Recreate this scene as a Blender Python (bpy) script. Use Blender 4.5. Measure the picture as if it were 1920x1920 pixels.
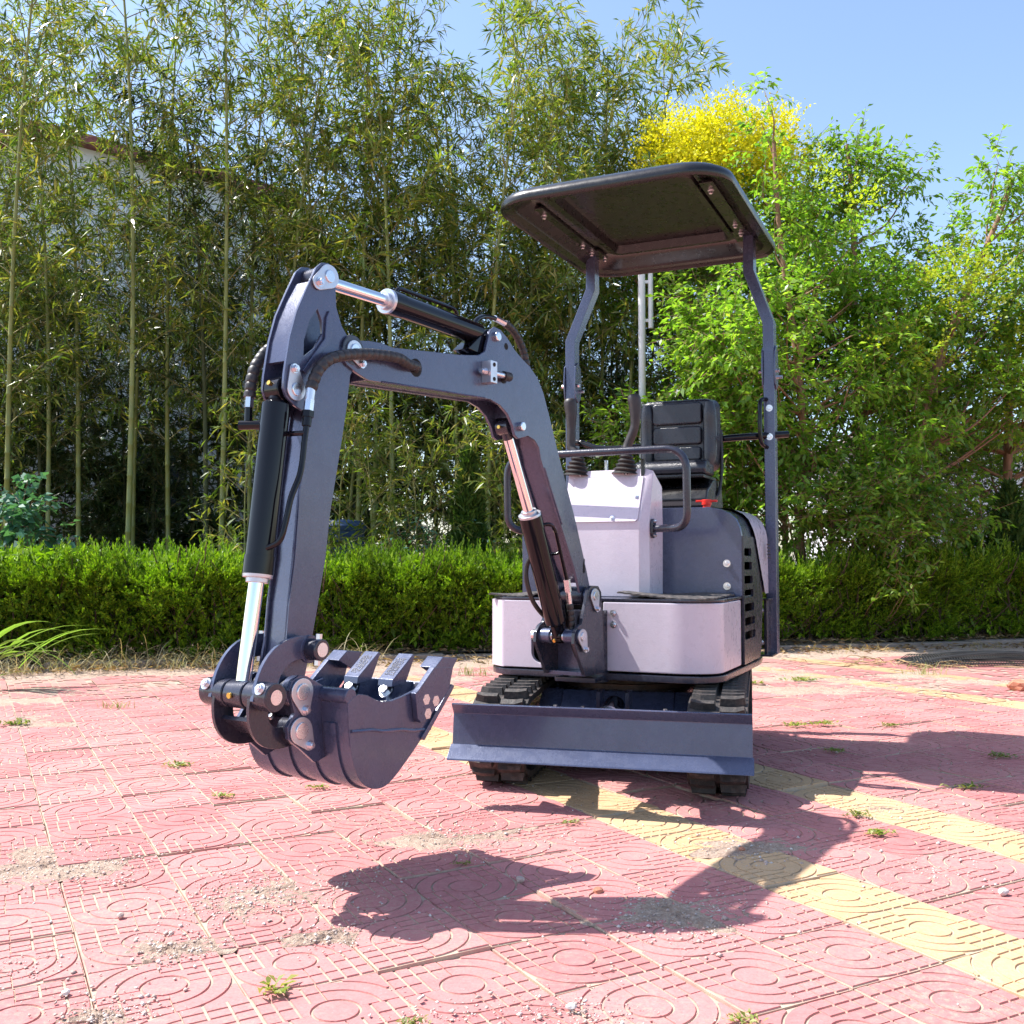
import bpy, bmesh, math, random
import numpy as np
from mathutils import Vector, Matrix
from mathutils.geometry import tessellate_polygon

for _o in list(bpy.data.objects):
    bpy.data.objects.remove(_o, do_unlink=True)
SC = bpy.context.scene
COL = SC.collection
rad = math.radians

# ------------------------------------------------------------------ camera
cam_d = bpy.data.cameras.new('camera')
cam_d.sensor_width = 36.0
cam_d.lens = 34.69
cam_d.clip_start = 0.05
cam_d.clip_end = 900.0
cam = bpy.data.objects.new('camera', cam_d)
COL.objects.link(cam)
cam.location = (0.0, 0.0, 0.78)
cam.rotation_euler = (rad(90 + 2.785), 0, 0)
SC.camera = cam

# ------------------------------------------------------------------ sky and sun
SUN_ELEV = rad(56)
SUN_AZ = rad(80)                      # measured from +Y towards -X
world = bpy.data.worlds.new('World')
SC.world = world
world.use_nodes = True
wn = world.node_tree
bg = wn.nodes['Background']
sky = wn.nodes.new('ShaderNodeTexSky')
sky.sky_type = 'NISHITA'
sky.sun_disc = False
sky.sun_elevation = SUN_ELEV
sky.sun_rotation = -SUN_AZ
sky.air_density = 1.0
sky.dust_density = 1.0
sky.ozone_density = 1.0
wn.links.new(sky.outputs[0], bg.inputs[0])
bg.inputs[1].default_value = 0.15

sun_d = bpy.data.lights.new('sun', 'SUN')
sun_d.energy = 4.9
sun_d.angle = rad(0.55)
sun_d.color = (1.0, 0.965, 0.92)
sun = bpy.data.objects.new('sun', sun_d)
COL.objects.link(sun)
_sd = Vector((-math.sin(SUN_AZ) * math.cos(SUN_ELEV), math.cos(SUN_AZ) * math.cos(SUN_ELEV), math.sin(SUN_ELEV)))
sun.rotation_euler = _sd.to_track_quat('Z', 'Y').to_euler()
sun.location = _sd * 30

SC.view_settings.view_transform = 'Standard'
SC.view_settings.look = 'None'
SC.view_settings.exposure = 0.96
SC.view_settings.gamma = 1.0
SC.view_settings.use_curve_mapping = False
SC.render.engine = 'CYCLES'
SC.cycles.max_bounces = 6
SC.cycles.diffuse_bounces = 4
SC.cycles.glossy_bounces = 3
SC.cycles.transmission_bounces = 3
SC.cycles.transparent_max_bounces = 4
SC.cycles.use_denoising = True
SC.cycles.use_adaptive_sampling = True
SC.cycles.adaptive_threshold = 0.02
SC.cycles.caustics_reflective = False
SC.cycles.caustics_refractive = False

# ------------------------------------------------------------------ materials
MATS = {}
def new_mat(name):
    m = bpy.data.materials.new(name)
    m.use_nodes = True
    n = m.node_tree
    return m, n, n.nodes['Principled BSDF']

def node(n, kind, **kw):
    x = n.nodes.new(kind)
    for k, v in kw.items():
        if k.startswith('_'):
            x.inputs[k[1:]].default_value = v
        else:
            setattr(x, k, v)
    return x

def noise(n, coord, scale, detail=4.0, rough=0.6):
    t = node(n, 'ShaderNodeTexNoise')
    t.inputs['Scale'].default_value = scale
    t.inputs['Detail'].default_value = detail
    t.inputs['Roughness'].default_value = rough
    n.links.new(coord, t.inputs['Vector'])
    return t

def ramp(n, src, stops):
    r = node(n, 'ShaderNodeValToRGB')
    while len(r.color_ramp.elements) < len(stops):
        r.color_ramp.elements.new(0.5)
    for e, (p, c) in zip(r.color_ramp.elements, stops):
        e.position = p
        e.color = (c[0], c[1], c[2], 1) if not isinstance(c, (int, float)) else (c, c, c, 1)
    n.links.new(src, r.inputs[0])
    return r

def mixc(n, fac, a, b, mode='MIX'):
    m = node(n, 'ShaderNodeMix', data_type='RGBA', blend_type=mode)
    for sock, v in ((m.inputs[0], fac), (m.inputs[6], a), (m.inputs[7], b)):
        if hasattr(v, 'links'):
            n.links.new(v, sock)
        elif isinstance(v, (int, float)):
            sock.default_value = v
        else:
            sock.default_value = (v[0], v[1], v[2], 1)
    return m.outputs[2]

def paint(name, col, rough=0.35, metal=0.0, coat=0.0, grain=0.12, dust=0.0, bump=0.0, bscale=300, dustcol=(0.42, 0.33, 0.28), rvar=0.25):
    m, n, p = new_mat(name)
    tc = node(n, 'ShaderNodeTexCoord').outputs['Object']
    nz = noise(n, tc, 14, 6, 0.65)
    lo = tuple(c * (1 - grain) for c in col)
    hi = tuple(min(1, c * (1 + grain)) for c in col)
    c = ramp(n, nz.outputs[0], [(0.3, lo), (0.7, hi)]).outputs[0]
    if dust > 0:
        dn = noise(n, tc, 45, 8, 0.75)
        df = ramp(n, dn.outputs[0], [(0.48, 0.0), (0.75, dust)]).outputs[0]
        c = mixc(n, df, c, dustcol)
    n.links.new(c, p.inputs['Base Color'])
    p.inputs['Metallic'].default_value = metal
    rn = noise(n, tc, 30, 5, 0.7)
    rr = ramp(n, rn.outputs[0], [(0.3, rough * (1 - rvar)), (0.75, min(1, rough * (1 + rvar) + dust * 0.2))])
    n.links.new(rr.outputs[0], p.inputs['Roughness'])
    if coat:
        p.inputs['Coat Weight'].default_value = coat
        p.inputs['Coat Roughness'].default_value = 0.12
    if bump > 0:
        bn = noise(n, tc, bscale, 2, 0.5)
        b = node(n, 'ShaderNodeBump')
        b.inputs['Strength'].default_value = bump
        b.inputs['Distance'].default_value = 0.002
        n.links.new(bn.outputs[0], b.inputs['Height'])
        n.links.new(b.outputs[0], p.inputs['Normal'])
    MATS[name] = m
    return m

paint('grey_paint', (0.066, 0.080, 0.142), 0.28, 0.30, 0.4, 0.08, 0.03, 0.2, 220)
paint('dark_paint', (0.026, 0.028, 0.046), 0.28, 0.15, 0.35, 0.1, 0.025, 0.25, 220)
paint('light_paint', (0.60, 0.545, 0.62), 0.30, 0.0, 0.3, 0.04, 0.08, 0.2, 180)
paint('gloss_black', (0.006, 0.006, 0.009), 0.07, 0.0, 0.0, 0.1, 0.0, 0.0)
MATS['gloss_black'].node_tree.nodes['Principled BSDF'].inputs['Specular IOR Level'].default_value = 0.32
paint('chrome', (0.86, 0.86, 0.88), 0.10, 1.0, 0, 0.02, 0.0)
paint('zinc', (0.72, 0.72, 0.76), 0.28, 1.0, 0, 0.06, 0.0)
paint('zinc_plate', (0.60, 0.61, 0.66), 0.38, 0.9, 0, 0.08, 0.05)
paint('brass', (0.75, 0.50, 0.12), 0.35, 1.0, 0, 0.05, 0)
paint('rubber', (0.030, 0.026, 0.025), 0.62, 0.0, 0, 0.25, 0.42, 0.5, 120, (0.26, 0.19, 0.16))
paint('hose_rubber', (0.020, 0.019, 0.020), 0.45, 0.0, 0, 0.2, 0.12)
paint('black_plastic', (0.007, 0.006, 0.0065), 0.30, 0.0, 0.15, 0.1, 0.0, 0.06, 200)
paint('seat_vinyl', (0.016, 0.018, 0.027), 0.30, 0.0, 0.2, 0.1, 0.03, 0.5, 500)
paint('grip_rubber', (0.026, 0.022, 0.024), 0.5, 0.0, 0, 0.1, 0.08)
paint('mat_rubber', (0.045, 0.042, 0.042), 0.7, 0.0, 0, 0.2, 0.5, 0.8, 90)
paint('red_plastic', (0.75, 0.02, 0.01), 0.4)
paint('dark_hole', (0.006, 0.006, 0.006), 0.9)  # near-black colour painting the shade inside openings
paint('rust_steel', (0.11, 0.055, 0.035), 0.6, 0.3, 0, 0.6, 0.2)
paint('blue_plastic', (0.02, 0.06, 0.16), 0.5, 0, 0, 0.15, 0.1)
paint('white_wall', (0.80, 0.80, 0.82), 0.8, 0, 0, 0.05, 0.06, 0.4, 12, (0.5, 0.47, 0.42))
paint('roof_tile', (0.22, 0.06, 0.05), 0.7, 0, 0, 0.3)
paint('white_pipe', (0.80, 0.80, 0.80), 0.5, 0, 0, 0.05, 0.1)
paint('window_glass', (0.05, 0.06, 0.07), 0.1)
paint('concrete', (0.26, 0.20, 0.16), 0.9, 0, 0, 0.25, 0.3, 1.0, 60)
paint('pebble_stone', (0.50, 0.38, 0.33), 0.85, 0, 0, 0.4, 0.3)
paint('white_stone', (0.62, 0.56, 0.52), 0.8, 0, 0, 0.3, 0.1)
paint('cast_face', (0.22, 0.215, 0.24), 0.75, 0, 0, 0.3)
paint('brick_red', (0.42, 0.17, 0.10), 0.85, 0, 0, 0.3, 0.3, 1.0, 60)
paint('dry_stuff', (0.36, 0.25, 0.12), 0.85, 0, 0, 0.5)
paint('net_black', (0.02, 0.02, 0.02), 0.7)

def leaf_mat(name, cols, trans=0.35, rough=0.42, tcol=None, spec=0.5):
    m, n, p = new_mat(name)
    g = node(n, 'ShaderNodeNewGeometry')
    stops = [(i / max(1, len(cols) - 1), c) for i, c in enumerate(cols)]
    r = ramp(n, g.outputs['Random Per Island'], stops)
    oi = node(n, 'ShaderNodeObjectInfo')
    hs = node(n, 'ShaderNodeHueSaturation')
    mr = node(n, 'ShaderNodeMapRange')
    mr.inputs[3].default_value = 0.8
    mr.inputs[4].default_value = 1.2
    n.links.new(oi.outputs['Random'], mr.inputs[0])
    n.links.new(mr.outputs[0], hs.inputs['Value'])
    n.links.new(r.outputs[0], hs.inputs['Color'])
    n.links.new(hs.outputs[0], p.inputs['Base Color'])
    p.inputs['Roughness'].default_value = rough
    p.inputs['Specular IOR Level'].default_value = spec
    t = node(n, 'ShaderNodeBsdfTranslucent')
    tm = node(n, 'ShaderNodeMix', data_type='RGBA', blend_type='MULTIPLY')
    tm.inputs[0].default_value = 1.0
    n.links.new(hs.outputs[0], tm.inputs[6])
    tc = tcol or (1.5, 1.6, 0.6)
    tm.inputs[7].default_value = (tc[0], tc[1], tc[2], 1)
    n.links.new(tm.outputs[2], t.inputs['Color'])
    mx = node(n, 'ShaderNodeMixShader')
    mx.inputs[0].default_value = trans
    n.links.new(p.outputs[0], mx.inputs[1])
    n.links.new(t.outputs[0], mx.inputs[2])
    n.links.new(mx.outputs[0], n.nodes['Material Output'].inputs[0])
    MATS[name] = m
    return m

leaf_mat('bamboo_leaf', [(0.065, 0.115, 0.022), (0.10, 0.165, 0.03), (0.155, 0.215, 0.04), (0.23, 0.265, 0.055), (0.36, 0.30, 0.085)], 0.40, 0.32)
leaf_mat('bamboo_leaf_shaded', [(0.03, 0.06, 0.018), (0.045, 0.085, 0.022), (0.07, 0.11, 0.03), (0.10, 0.13, 0.035)], 0.16, 0.34)  # bamboo leaf darkened: shade of the grove interior put into the colour
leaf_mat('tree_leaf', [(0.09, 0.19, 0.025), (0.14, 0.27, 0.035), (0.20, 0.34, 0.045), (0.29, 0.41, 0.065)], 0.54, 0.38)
leaf_mat('tree_leaf_shaded', [(0.018, 0.045, 0.014), (0.03, 0.07, 0.02), (0.045, 0.10, 0.025)], 0.14, 0.35)  # shaded copy of the tree leaf, darkness carried by the colour
leaf_mat('yellow_blossom', [(0.55, 0.58, 0.03), (0.75, 0.72, 0.03), (0.88, 0.80, 0.05)], 0.35, 0.6, (1.2, 1.2, 0.5))
leaf_mat('hedge_leaf', [(0.06, 0.11, 0.012), (0.12, 0.21, 0.015), (0.20, 0.32, 0.017), (0.30, 0.42, 0.03)], 0.26, 0.55, (1.5, 1.9, 0.5), 0.25)
leaf_mat('conifer_leaf', [(0.04, 0.09, 0.02), (0.06, 0.13, 0.025), (0.09, 0.15, 0.03)], 0.25, 0.55, None, 0.25)
leaf_mat('lime_leaf', [(0.26, 0.36, 0.03), (0.36, 0.44, 0.035), (0.48, 0.52, 0.05)], 0.42, 0.5)
leaf_mat('teal_leaf', [(0.04, 0.12, 0.08), (0.06, 0.16, 0.10), (0.08, 0.2, 0.12)], 0.3, 0.5)
leaf_mat('grass_blade', [(0.10, 0.22, 0.03), (0.16, 0.30, 0.05), (0.24, 0.34, 0.08)], 0.4, 0.45)
leaf_mat('dry_grass', [(0.30, 0.24, 0.10), (0.46, 0.38, 0.19), (0.58, 0.52, 0.32), (0.22, 0.26, 0.07)], 0.3, 0.6, (1.2, 1.1, 0.7))
leaf_mat('weed_leaf', [(0.15, 0.21, 0.05), (0.22, 0.27, 0.07), (0.33, 0.32, 0.12)], 0.35, 0.5)
leaf_mat('litter_leaf', [(0.18, 0.09, 0.04), (0.32, 0.2, 0.09), (0.42, 0.30, 0.17), (0.12, 0.07, 0.04)], 0.2, 0.7)

def wood_mat(name, a, b, scale=18, bump=0.6):
    m, n, p = new_mat(name)
    tc = node(n, 'ShaderNodeTexCoord').outputs['Object']
    mp = node(n, 'ShaderNodeMapping')
    mp.inputs['Scale'].default_value = (1, 1, 0.25)
    n.links.new(tc, mp.inputs[0])
    nz = noise(n, mp.outputs[0], scale, 6, 0.7)
    c = ramp(n, nz.outputs[0], [(0.3, a), (0.7, b)])
    n.links.new(c.outputs[0], p.inputs['Base Color'])
    p.inputs['Roughness'].default_value = 0.75
    bu = node(n, 'ShaderNodeBump')
    bu.inputs['Strength'].default_value = bump
    bu.inputs['Distance'].default_value = 0.01
    n.links.new(nz.outputs[0], bu.inputs['Height'])
    n.links.new(bu.outputs[0], p.inputs['Normal'])
    MATS[name] = m
wood_mat('culm_green', (0.16, 0.19, 0.045), (0.30, 0.30, 0.08), 6, 0.1)
MATS['culm_green'].node_tree.nodes['Principled BSDF'].inputs['Roughness'].default_value = 0.4
wood_mat('culm_shaded', (0.05, 0.065, 0.025), (0.10, 0.11, 0.04), 6, 0.1)  # culm copy with the grove's shade put into its colour
wood_mat('twig', (0.20, 0.17, 0.06), (0.32, 0.27, 0.10), 20, 0.2)
wood_mat('bark', (0.16, 0.085, 0.05), (0.36, 0.20, 0.12), 22, 0.8)
wood_mat('hedge_wood', (0.05, 0.03, 0.018), (0.12, 0.07, 0.04), 22, 0.8)

def tile_mat(name, base, alt):
    """pressed concrete paver: pigmented, per-tile tone, sand lodged in the grooves, sandy patches across tiles"""
    m, n, p = new_mat(name)
    tcn = node(n, 'ShaderNodeTexCoord')
    ob = tcn.outputs['Object']
    geo = node(n, 'ShaderNodeNewGeometry')
    wpos = geo.outputs['Position']
    oi = node(n, 'ShaderNodeObjectInfo')
    big = noise(n, wpos, 1.7, 5, 0.65)
    fine = noise(n, wpos, 160, 4, 0.7)
    mid = noise(n, wpos, 22, 6, 0.7)
    c = mixc(n, ramp(n, oi.outputs['Random'], [(0.0, 0.0), (0.55, 0.35), (0.85, 0.8), (1.0, 1.0)]).outputs[0], base, alt)
    c = mixc(n, ramp(n, mid.outputs[0], [(0.3, 0.0), (0.72, 0.6)]).outputs[0], c, tuple(min(1, v * 1.15 + 0.01) for v in base))
    c = mixc(n, ramp(n, fine.outputs[0], [(0.36, 0.6), (0.5, 0.0)]).outputs[0], c, tuple(v * 0.72 for v in base))
    c = mixc(n, ramp(n, fine.outputs[0], [(0.60, 0.0), (0.74, 0.35)]).outputs[0], c, (0.62, 0.46, 0.44))
    # dusty sand: in patches, and in the low grooves (the piece's own height)
    sand = mixc(n, noise(n, wpos, 420, 3, 0.8).outputs[0], (0.30, 0.22, 0.15), (0.66, 0.55, 0.42))
    sp = node(n, 'ShaderNodeMath', operation='MULTIPLY')
    n.links.new(ramp(n, big.outputs[0], [(0.44, 0.0), (0.60, 1.0)]).outputs[0], sp.inputs[0])
    n.links.new(ramp(n, noise(n, wpos, 60, 5, 0.8).outputs[0], [(0.48, 0.0), (0.62, 0.5)]).outputs[0], sp.inputs[1])
    c = mixc(n, sp.outputs[0], c, sand)
    sx = node(n, 'ShaderNodeSeparateXYZ')
    n.links.new(ob, sx.inputs[0])
    gz = node(n, 'ShaderNodeMapRange')
    gz.inputs[1].default_value = -0.0012
    gz.inputs[2].default_value = -0.0030
    n.links.new(sx.outputs[2], gz.inputs[0])
    gm = node(n, 'ShaderNodeMath', operation='MULTIPLY')
    n.links.new(gz.outputs[0], gm.inputs[0])
    n.links.new(ramp(n, noise(n, wpos, 9, 4, 0.7).outputs[0], [(0.35, 0.25), (0.6, 1.0)]).outputs[0], gm.inputs[1])
    c = mixc(n, gm.outputs[0], c, sand)
    n.links.new(c, p.inputs['Base Color'])
    p.inputs['Roughness'].default_value = 0.82
    p.inputs['Specular IOR Level'].default_value = 0.3
    b = node(n, 'ShaderNodeBump')
    b.inputs['Strength'].default_value = 0.5
    b.inputs['Distance'].default_value = 0.0015
    n.links.new(fine.outputs[0], b.inputs['Height'])
    n.links.new(b.outputs[0], p.inputs['Normal'])
    MATS[name] = m
tile_mat('tile_red', (0.51, 0.208, 0.198), (0.38, 0.125, 0.125))
tile_mat('tile_yellow', (0.56, 0.365, 0.20), (0.49, 0.295, 0.155))

def soil_mat(name, a, b, c3, scale):
    m, n, p = new_mat(name)
    geo = node(n, 'ShaderNodeNewGeometry').outputs['Position']
    n1 = noise(n, geo, scale, 8, 0.7)
    n2 = noise(n, geo, scale * 14, 5, 0.8)
    c = ramp(n, n1.outputs[0], [(0.3, a), (0.7, b)]).outputs[0]
    c = mixc(n, ramp(n, n2.outputs[0], [(0.45, 0.0), (0.65, 0.8)]).outputs[0], c, c3)
    n.links.new(c, p.inputs['Base Color'])
    p.inputs['Roughness'].default_value = 0.95
    bu = node(n, 'ShaderNodeBump')
    bu.inputs['Strength'].default_value = 0.8
    bu.inputs['Distance'].default_value = 0.02
    n.links.new(n2.outputs[0], bu.inputs['Height'])
    n.links.new(bu.outputs[0], p.inputs['Normal'])
    MATS[name] = m
soil_mat('soil', (0.07, 0.045, 0.03), (0.15, 0.10, 0.065), (0.24, 0.17, 0.10), 1.5)
soil_mat('sand_bed', (0.34, 0.22, 0.16), (0.52, 0.38, 0.29), (0.66, 0.53, 0.42), 5.0)
soil_mat('far_ground', (0.10, 0.10, 0.05), (0.18, 0.16, 0.09), (0.25, 0.2, 0.12), 0.4)

# ------------------------------------------------------------------ mesh helpers
class MB:
    """collects shapes, then links them as ONE mesh object"""
    def __init__(s):
        s.v = []; s.f = []
    fit = None          # optional re-dimensioning (point map, radius factor) used for the swung boom assembly
    def add(s, vs, fs):
        o = len(s.v)
        s.v += [Vector(v) for v in vs]
        s.f += [tuple(i + o for i in f) for f in fs]
        return s
    def box(s, c, d, rot=None):
        hx, hy, hz = d[0] / 2, d[1] / 2, d[2] / 2
        vs = [Vector((x, y, z)) for x in (-hx, hx) for y in (-hy, hy) for z in (-hz, hz)]
        if rot is not None:
            vs = [rot @ v for v in vs]
        c = MB.fit[0](Vector(c)) if MB.fit else Vector(c)
        vs = [v * (MB.fit[1] if MB.fit else 1) + c for v in vs]
        return s.add(vs, [(0, 1, 3, 2), (4, 6, 7, 5), (0, 4, 5, 1), (2, 3, 7, 6), (0, 2, 6, 4), (1, 5, 7, 3)])
    def prism(s, outline, x0, x1, holes=(), plane='yz'):
        """outline of 2D points extruded along the third axis"""
        def P(p, t):
            q = {'yz': (t, p[0], p[1]), 'xz': (p[0], t, p[1]), 'xy': (p[0], p[1], t)}[plane]
            return MB.fit[0](Vector(q)) if MB.fit else q
        loops = [list(outline)] + [list(h) for h in holes]
        if not holes:
            n = len(outline)
            vs = [P(p, x0) for p in outline] + [P(p, x1) for p in outline]
            fs = [tuple(range(n - 1, -1, -1)), tuple(range(n, 2 * n))]
            fs += [(i, (i + 1) % n, n + (i + 1) % n, n + i) for i in range(n)]
            return s.add(vs, fs)
        flat = [p for l in loops for p in l]
        tris = tessellate_polygon([[Vector((p[0], p[1], 0)) for p in l] for l in loops])
        n = len(flat)
        vs = [P(p, x0) for p in flat] + [P(p, x1) for p in flat]
        fs = [tuple(t) for t in tris] + [tuple(i + n for i in reversed(t)) for t in tris]
        o = 0
        for l in loops:
            k = len(l)
            fs += [(o + i, o + (i + 1) % k, n + o + (i + 1) % k, n + o + i) for i in range(k)]
            o += k
        return s.add(vs, fs)
    def cyl(s, a, b, r0, r1=None, n=20, cap=True):
        return s.loft([(a, r0), (b, r0 if r1 is None else r1)], n, cap)
    def loft(s, rings, n=16, cap=True):
        """rings: (centre, radius); tube following the centres"""
        pts = [MB.fit[0](Vector(p)) if MB.fit else Vector(p) for p, _ in rings]
        rs = [r * (MB.fit[1] if MB.fit else 1) for _, r in rings]
        up = None
        base = len(s.v)
        for i, p in enumerate(pts):
            if i == 0: t = pts[1] - p
            elif i == len(pts) - 1: t = p - pts[i - 1]
            else:
                t = (pts[i + 1] - p).normalized() + (p - pts[i - 1]).normalized()
            if t.length < 1e-9: t = pts[min(i + 2, len(pts) - 1)] - pts[max(i - 2, 0)]
            t.normalize()
            if up is None:
                up = Vector((0, 0, 1)) if abs(t.z) < 0.9 else Vector((1, 0, 0))
            a = t.cross(up)
            if a.length < 1e-6: a = t.orthogonal()
            a.normalize(); b = a.cross(t).normalized(); up = b
            for k in range(n):
                th = 2 * math.pi * k / n
                s.v.append(p + (a * math.cos(th) + b * math.sin(th)) * rs[i])
        for i in range(len(pts) - 1):
            for k in range(n):
                q = base + i * n
                s.f.append((q + k, q + (k + 1) % n, q + n + (k + 1) % n, q + n + k))
        if cap:
            s.f.append(tuple(base + k for k in range(n - 1, -1, -1)))
            q = base + (len(pts) - 1) * n
            s.f.append(tuple(q + k for k in range(n)))
        return s
    def tube(s, pts, r, n=12, smooth=6, ridges=0, cap=True):
        c = catmull(pts, smooth) if smooth else [Vector(p) for p in pts]
        if ridges:
            d = [0.0]
            for i in range(1, len(c)): d.append(d[-1] + (c[i] - c[i - 1]).length)
            L = d[-1]; m = int(L / (ridges / 5.0)) + 2
            out = []
            for k in range(m + 1):
                t = L * k / m
                i = max(j for j in range(len(d)) if d[j] <= t + 1e-9)
                i = min(i, len(c) - 2)
                u = (t - d[i]) / max(1e-9, d[i + 1] - d[i])
                out.append((c[i].lerp(c[i + 1], u), r * (0.86 if k % 5 == 0 else 1.0)))
            return s.loft(out, n, cap)
        return s.loft([(p, r) for p in c], n, cap)
    def bolt(s, p, d, r=0.008, h=0.006, washer=True):
        p = Vector(p); d = Vector(d).normalized()
        if washer:
            s.cyl(p, p + d * 0.0022, r * 1.45, n=14)
        s.cyl(p + d * 0.002, p + d * (0.002 + h), r, n=6)
        s.cyl(p + d * (0.002 + h), p + d * (0.004 + h), r * 0.72, r * 0.6, n=8)
        return s
    def build(s, name, mat, parent=None, M=None, bevel=0.0, seg=2, smooth=True, ang=35, label=None):
        me = bpy.data.meshes.new(name)
        bm = bmesh.new()
        vs = [bm.verts.new(v) for v in s.v]
        for f in s.f:
            try: bm.faces.new([vs[i] for i in f])
            except ValueError: pass
        bmesh.ops.recalc_face_normals(bm, faces=bm.faces)
        if M is not None:
            bm.transform(M)
        if bevel > 0:
            es = [e for e in bm.edges if len(e.link_faces) == 2 and e.calc_face_angle(0) > rad(40)]
            if es:
                bmesh.ops.bevel(bm, geom=es, offset=bevel, segments=seg, affect='EDGES', profile=0.5, clamp_overlap=True)
        if smooth:
            for f in bm.faces: f.smooth = True
            for e in bm.edges:
                if len(e.link_faces) == 2 and e.calc_face_angle(0) > rad(ang): e.smooth = False
        bm.to_mesh(me); bm.free()
        me.materials.append(MATS[mat])
        o = bpy.data.objects.new(name, me)
        COL.objects.link(o)
        if bevel > 0 and smooth:
            w = o.modifiers.new('even_normals', 'WEIGHTED_NORMAL'); w.keep_sharp = True; w.weight = 80
        if parent is not None: o.parent = parent
        if label: o['label'] = label
        return o

def catmull(pts, k=6):
    P = [Vector(p) for p in pts]
    if len(P) < 3: return P
    out = []
    for i in range(len(P) - 1):
        p0 = P[i - 1] if i else P[0] * 2 - P[1]
        p1, p2 = P[i], P[i + 1]
        p3 = P[i + 2] if i + 2 < len(P) else P[-1] * 2 - P[-2]
        for j in range(k):
            t = j / k
            out.append(0.5 * ((2 * p1) + (p2 - p0) * t + (2 * p0 - 5 * p1 + 4 * p2 - p3) * t * t + (3 * p1 - p0 - 3 * p2 + p3) * t ** 3))
    out.append(P[-1])
    return out

def fillet(pts, r, k=5):
    """polyline with rounded corners"""
    P = [Vector(p) for p in pts]
    out = [P[0]]
    for i in range(1, len(P) - 1):
        a = (P[i - 1] - P[i]); b = (P[i + 1] - P[i])
        d = min(r, a.length * 0.49, b.length * 0.49)
        A = P[i] + a.normalized() * d; B = P[i] + b.normalized() * d
        for j in range(k + 1):
            t = j / k
            out.append(A * (1 - t) ** 2 + P[i] * 2 * t * (1 - t) + B * t * t)
    out.append(P[-1])
    return out

def rrect(x0, x1, y0, y1, r, k=6):
    pts = []
    for cx, cy, a0 in ((x1 - r, y1 - r, 0), (x0 + r, y1 - r, 90), (x0 + r, y0 + r, 180), (x1 - r, y0 + r, 270)):
        for j in range(k + 1):
            a = rad(a0 + 90 * j / k)
            pts.append((cx + r * math.cos(a), cy + r * math.sin(a)))
    return pts

def empty(name, loc, rz=0.0):
    o = bpy.data.objects.new(name, None)
    COL.objects.link(o)
    o.location = loc; o.rotation_euler = (0, 0, rz)
    o.empty_display_size = 0.1
    return o

def tag(o, label=None, cat=None, group=None, kind=None):
    if label: o['label'] = label
    if cat: o['category'] = cat
    if group: o['group'] = group
    if kind: o['kind'] = kind
    return o

def np_mesh(name, V, F, mat, smooth=False):
    """fast mesh from arrays; F is (n,3) or (n,4)"""
    me = bpy.data.meshes.new(name)
    V = np.asarray(V, np.float32); F = np.asarray(F, np.int32)
    me.vertices.add(len(V)); me.vertices.foreach_set('co', V.ravel())
    k = F.shape[1]
    me.loops.add(F.size); me.loops.foreach_set('vertex_index', F.ravel())
    me.polygons.add(len(F))
    me.polygons.foreach_set('loop_start', np.arange(0, F.size, k, dtype=np.int32))
    if smooth:
        me.polygons.foreach_set('use_smooth', np.ones(len(F), bool))
    me.materials.append(MATS[mat])
    me.update(calc_edges=True)
    me.validate()
    return me

def link(name, me, parent=None, loc=(0, 0, 0), rz=0.0, sc=None):
    o = bpy.data.objects.new(name, me)
    COL.objects.link(o)
    o.location = loc; o.rotation_euler = (0, 0, rz)
    if sc is not None: o.scale = (sc, sc, sc) if isinstance(sc, (int, float)) else sc
    if parent is not None: o.parent = parent
    return o

# ================================================================== GROUND
gm_ = MB()
N_ = 48
gm_.add([(250 * math.cos(2 * math.pi * k / N_), 60 + 250 * math.sin(2 * math.pi * k / N_), -0.06) for k in range(N_)], [tuple(range(N_))])
tag(gm_.build('ground', 'far_ground', smooth=False), kind='structure')

KP = Vector((-0.25, 7.73, 0)); KD = Vector((0.9691, 0.2467, 0)); KN = Vector((-0.2467, 0.9691, 0))
def kp(t, d, z=0.0):                       # along the kerb, behind the kerb, height
    return KP + KD * t + KN * d + Vector((0, 0, z))

bed = MB()
bed.add([kp(-16, -22, -0.022), kp(18, -22, -0.022), kp(18, 0.05, -0.022), kp(-16, 0.05, -0.022)], [(0, 1, 2, 3)])
pavement = tag(bed.build('pavement', 'sand_bed', smooth=False), kind='structure')

E1 = Vector((-0.479, 0.878, 0)); E2 = Vector((0.878, 0.479, 0))
PITCH = 0.245; A0 = 0.205; B0 = 1.81
TANG = math.atan2(0.479, 0.878)
YELLOW = {6, 9, 19, 22}

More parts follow.
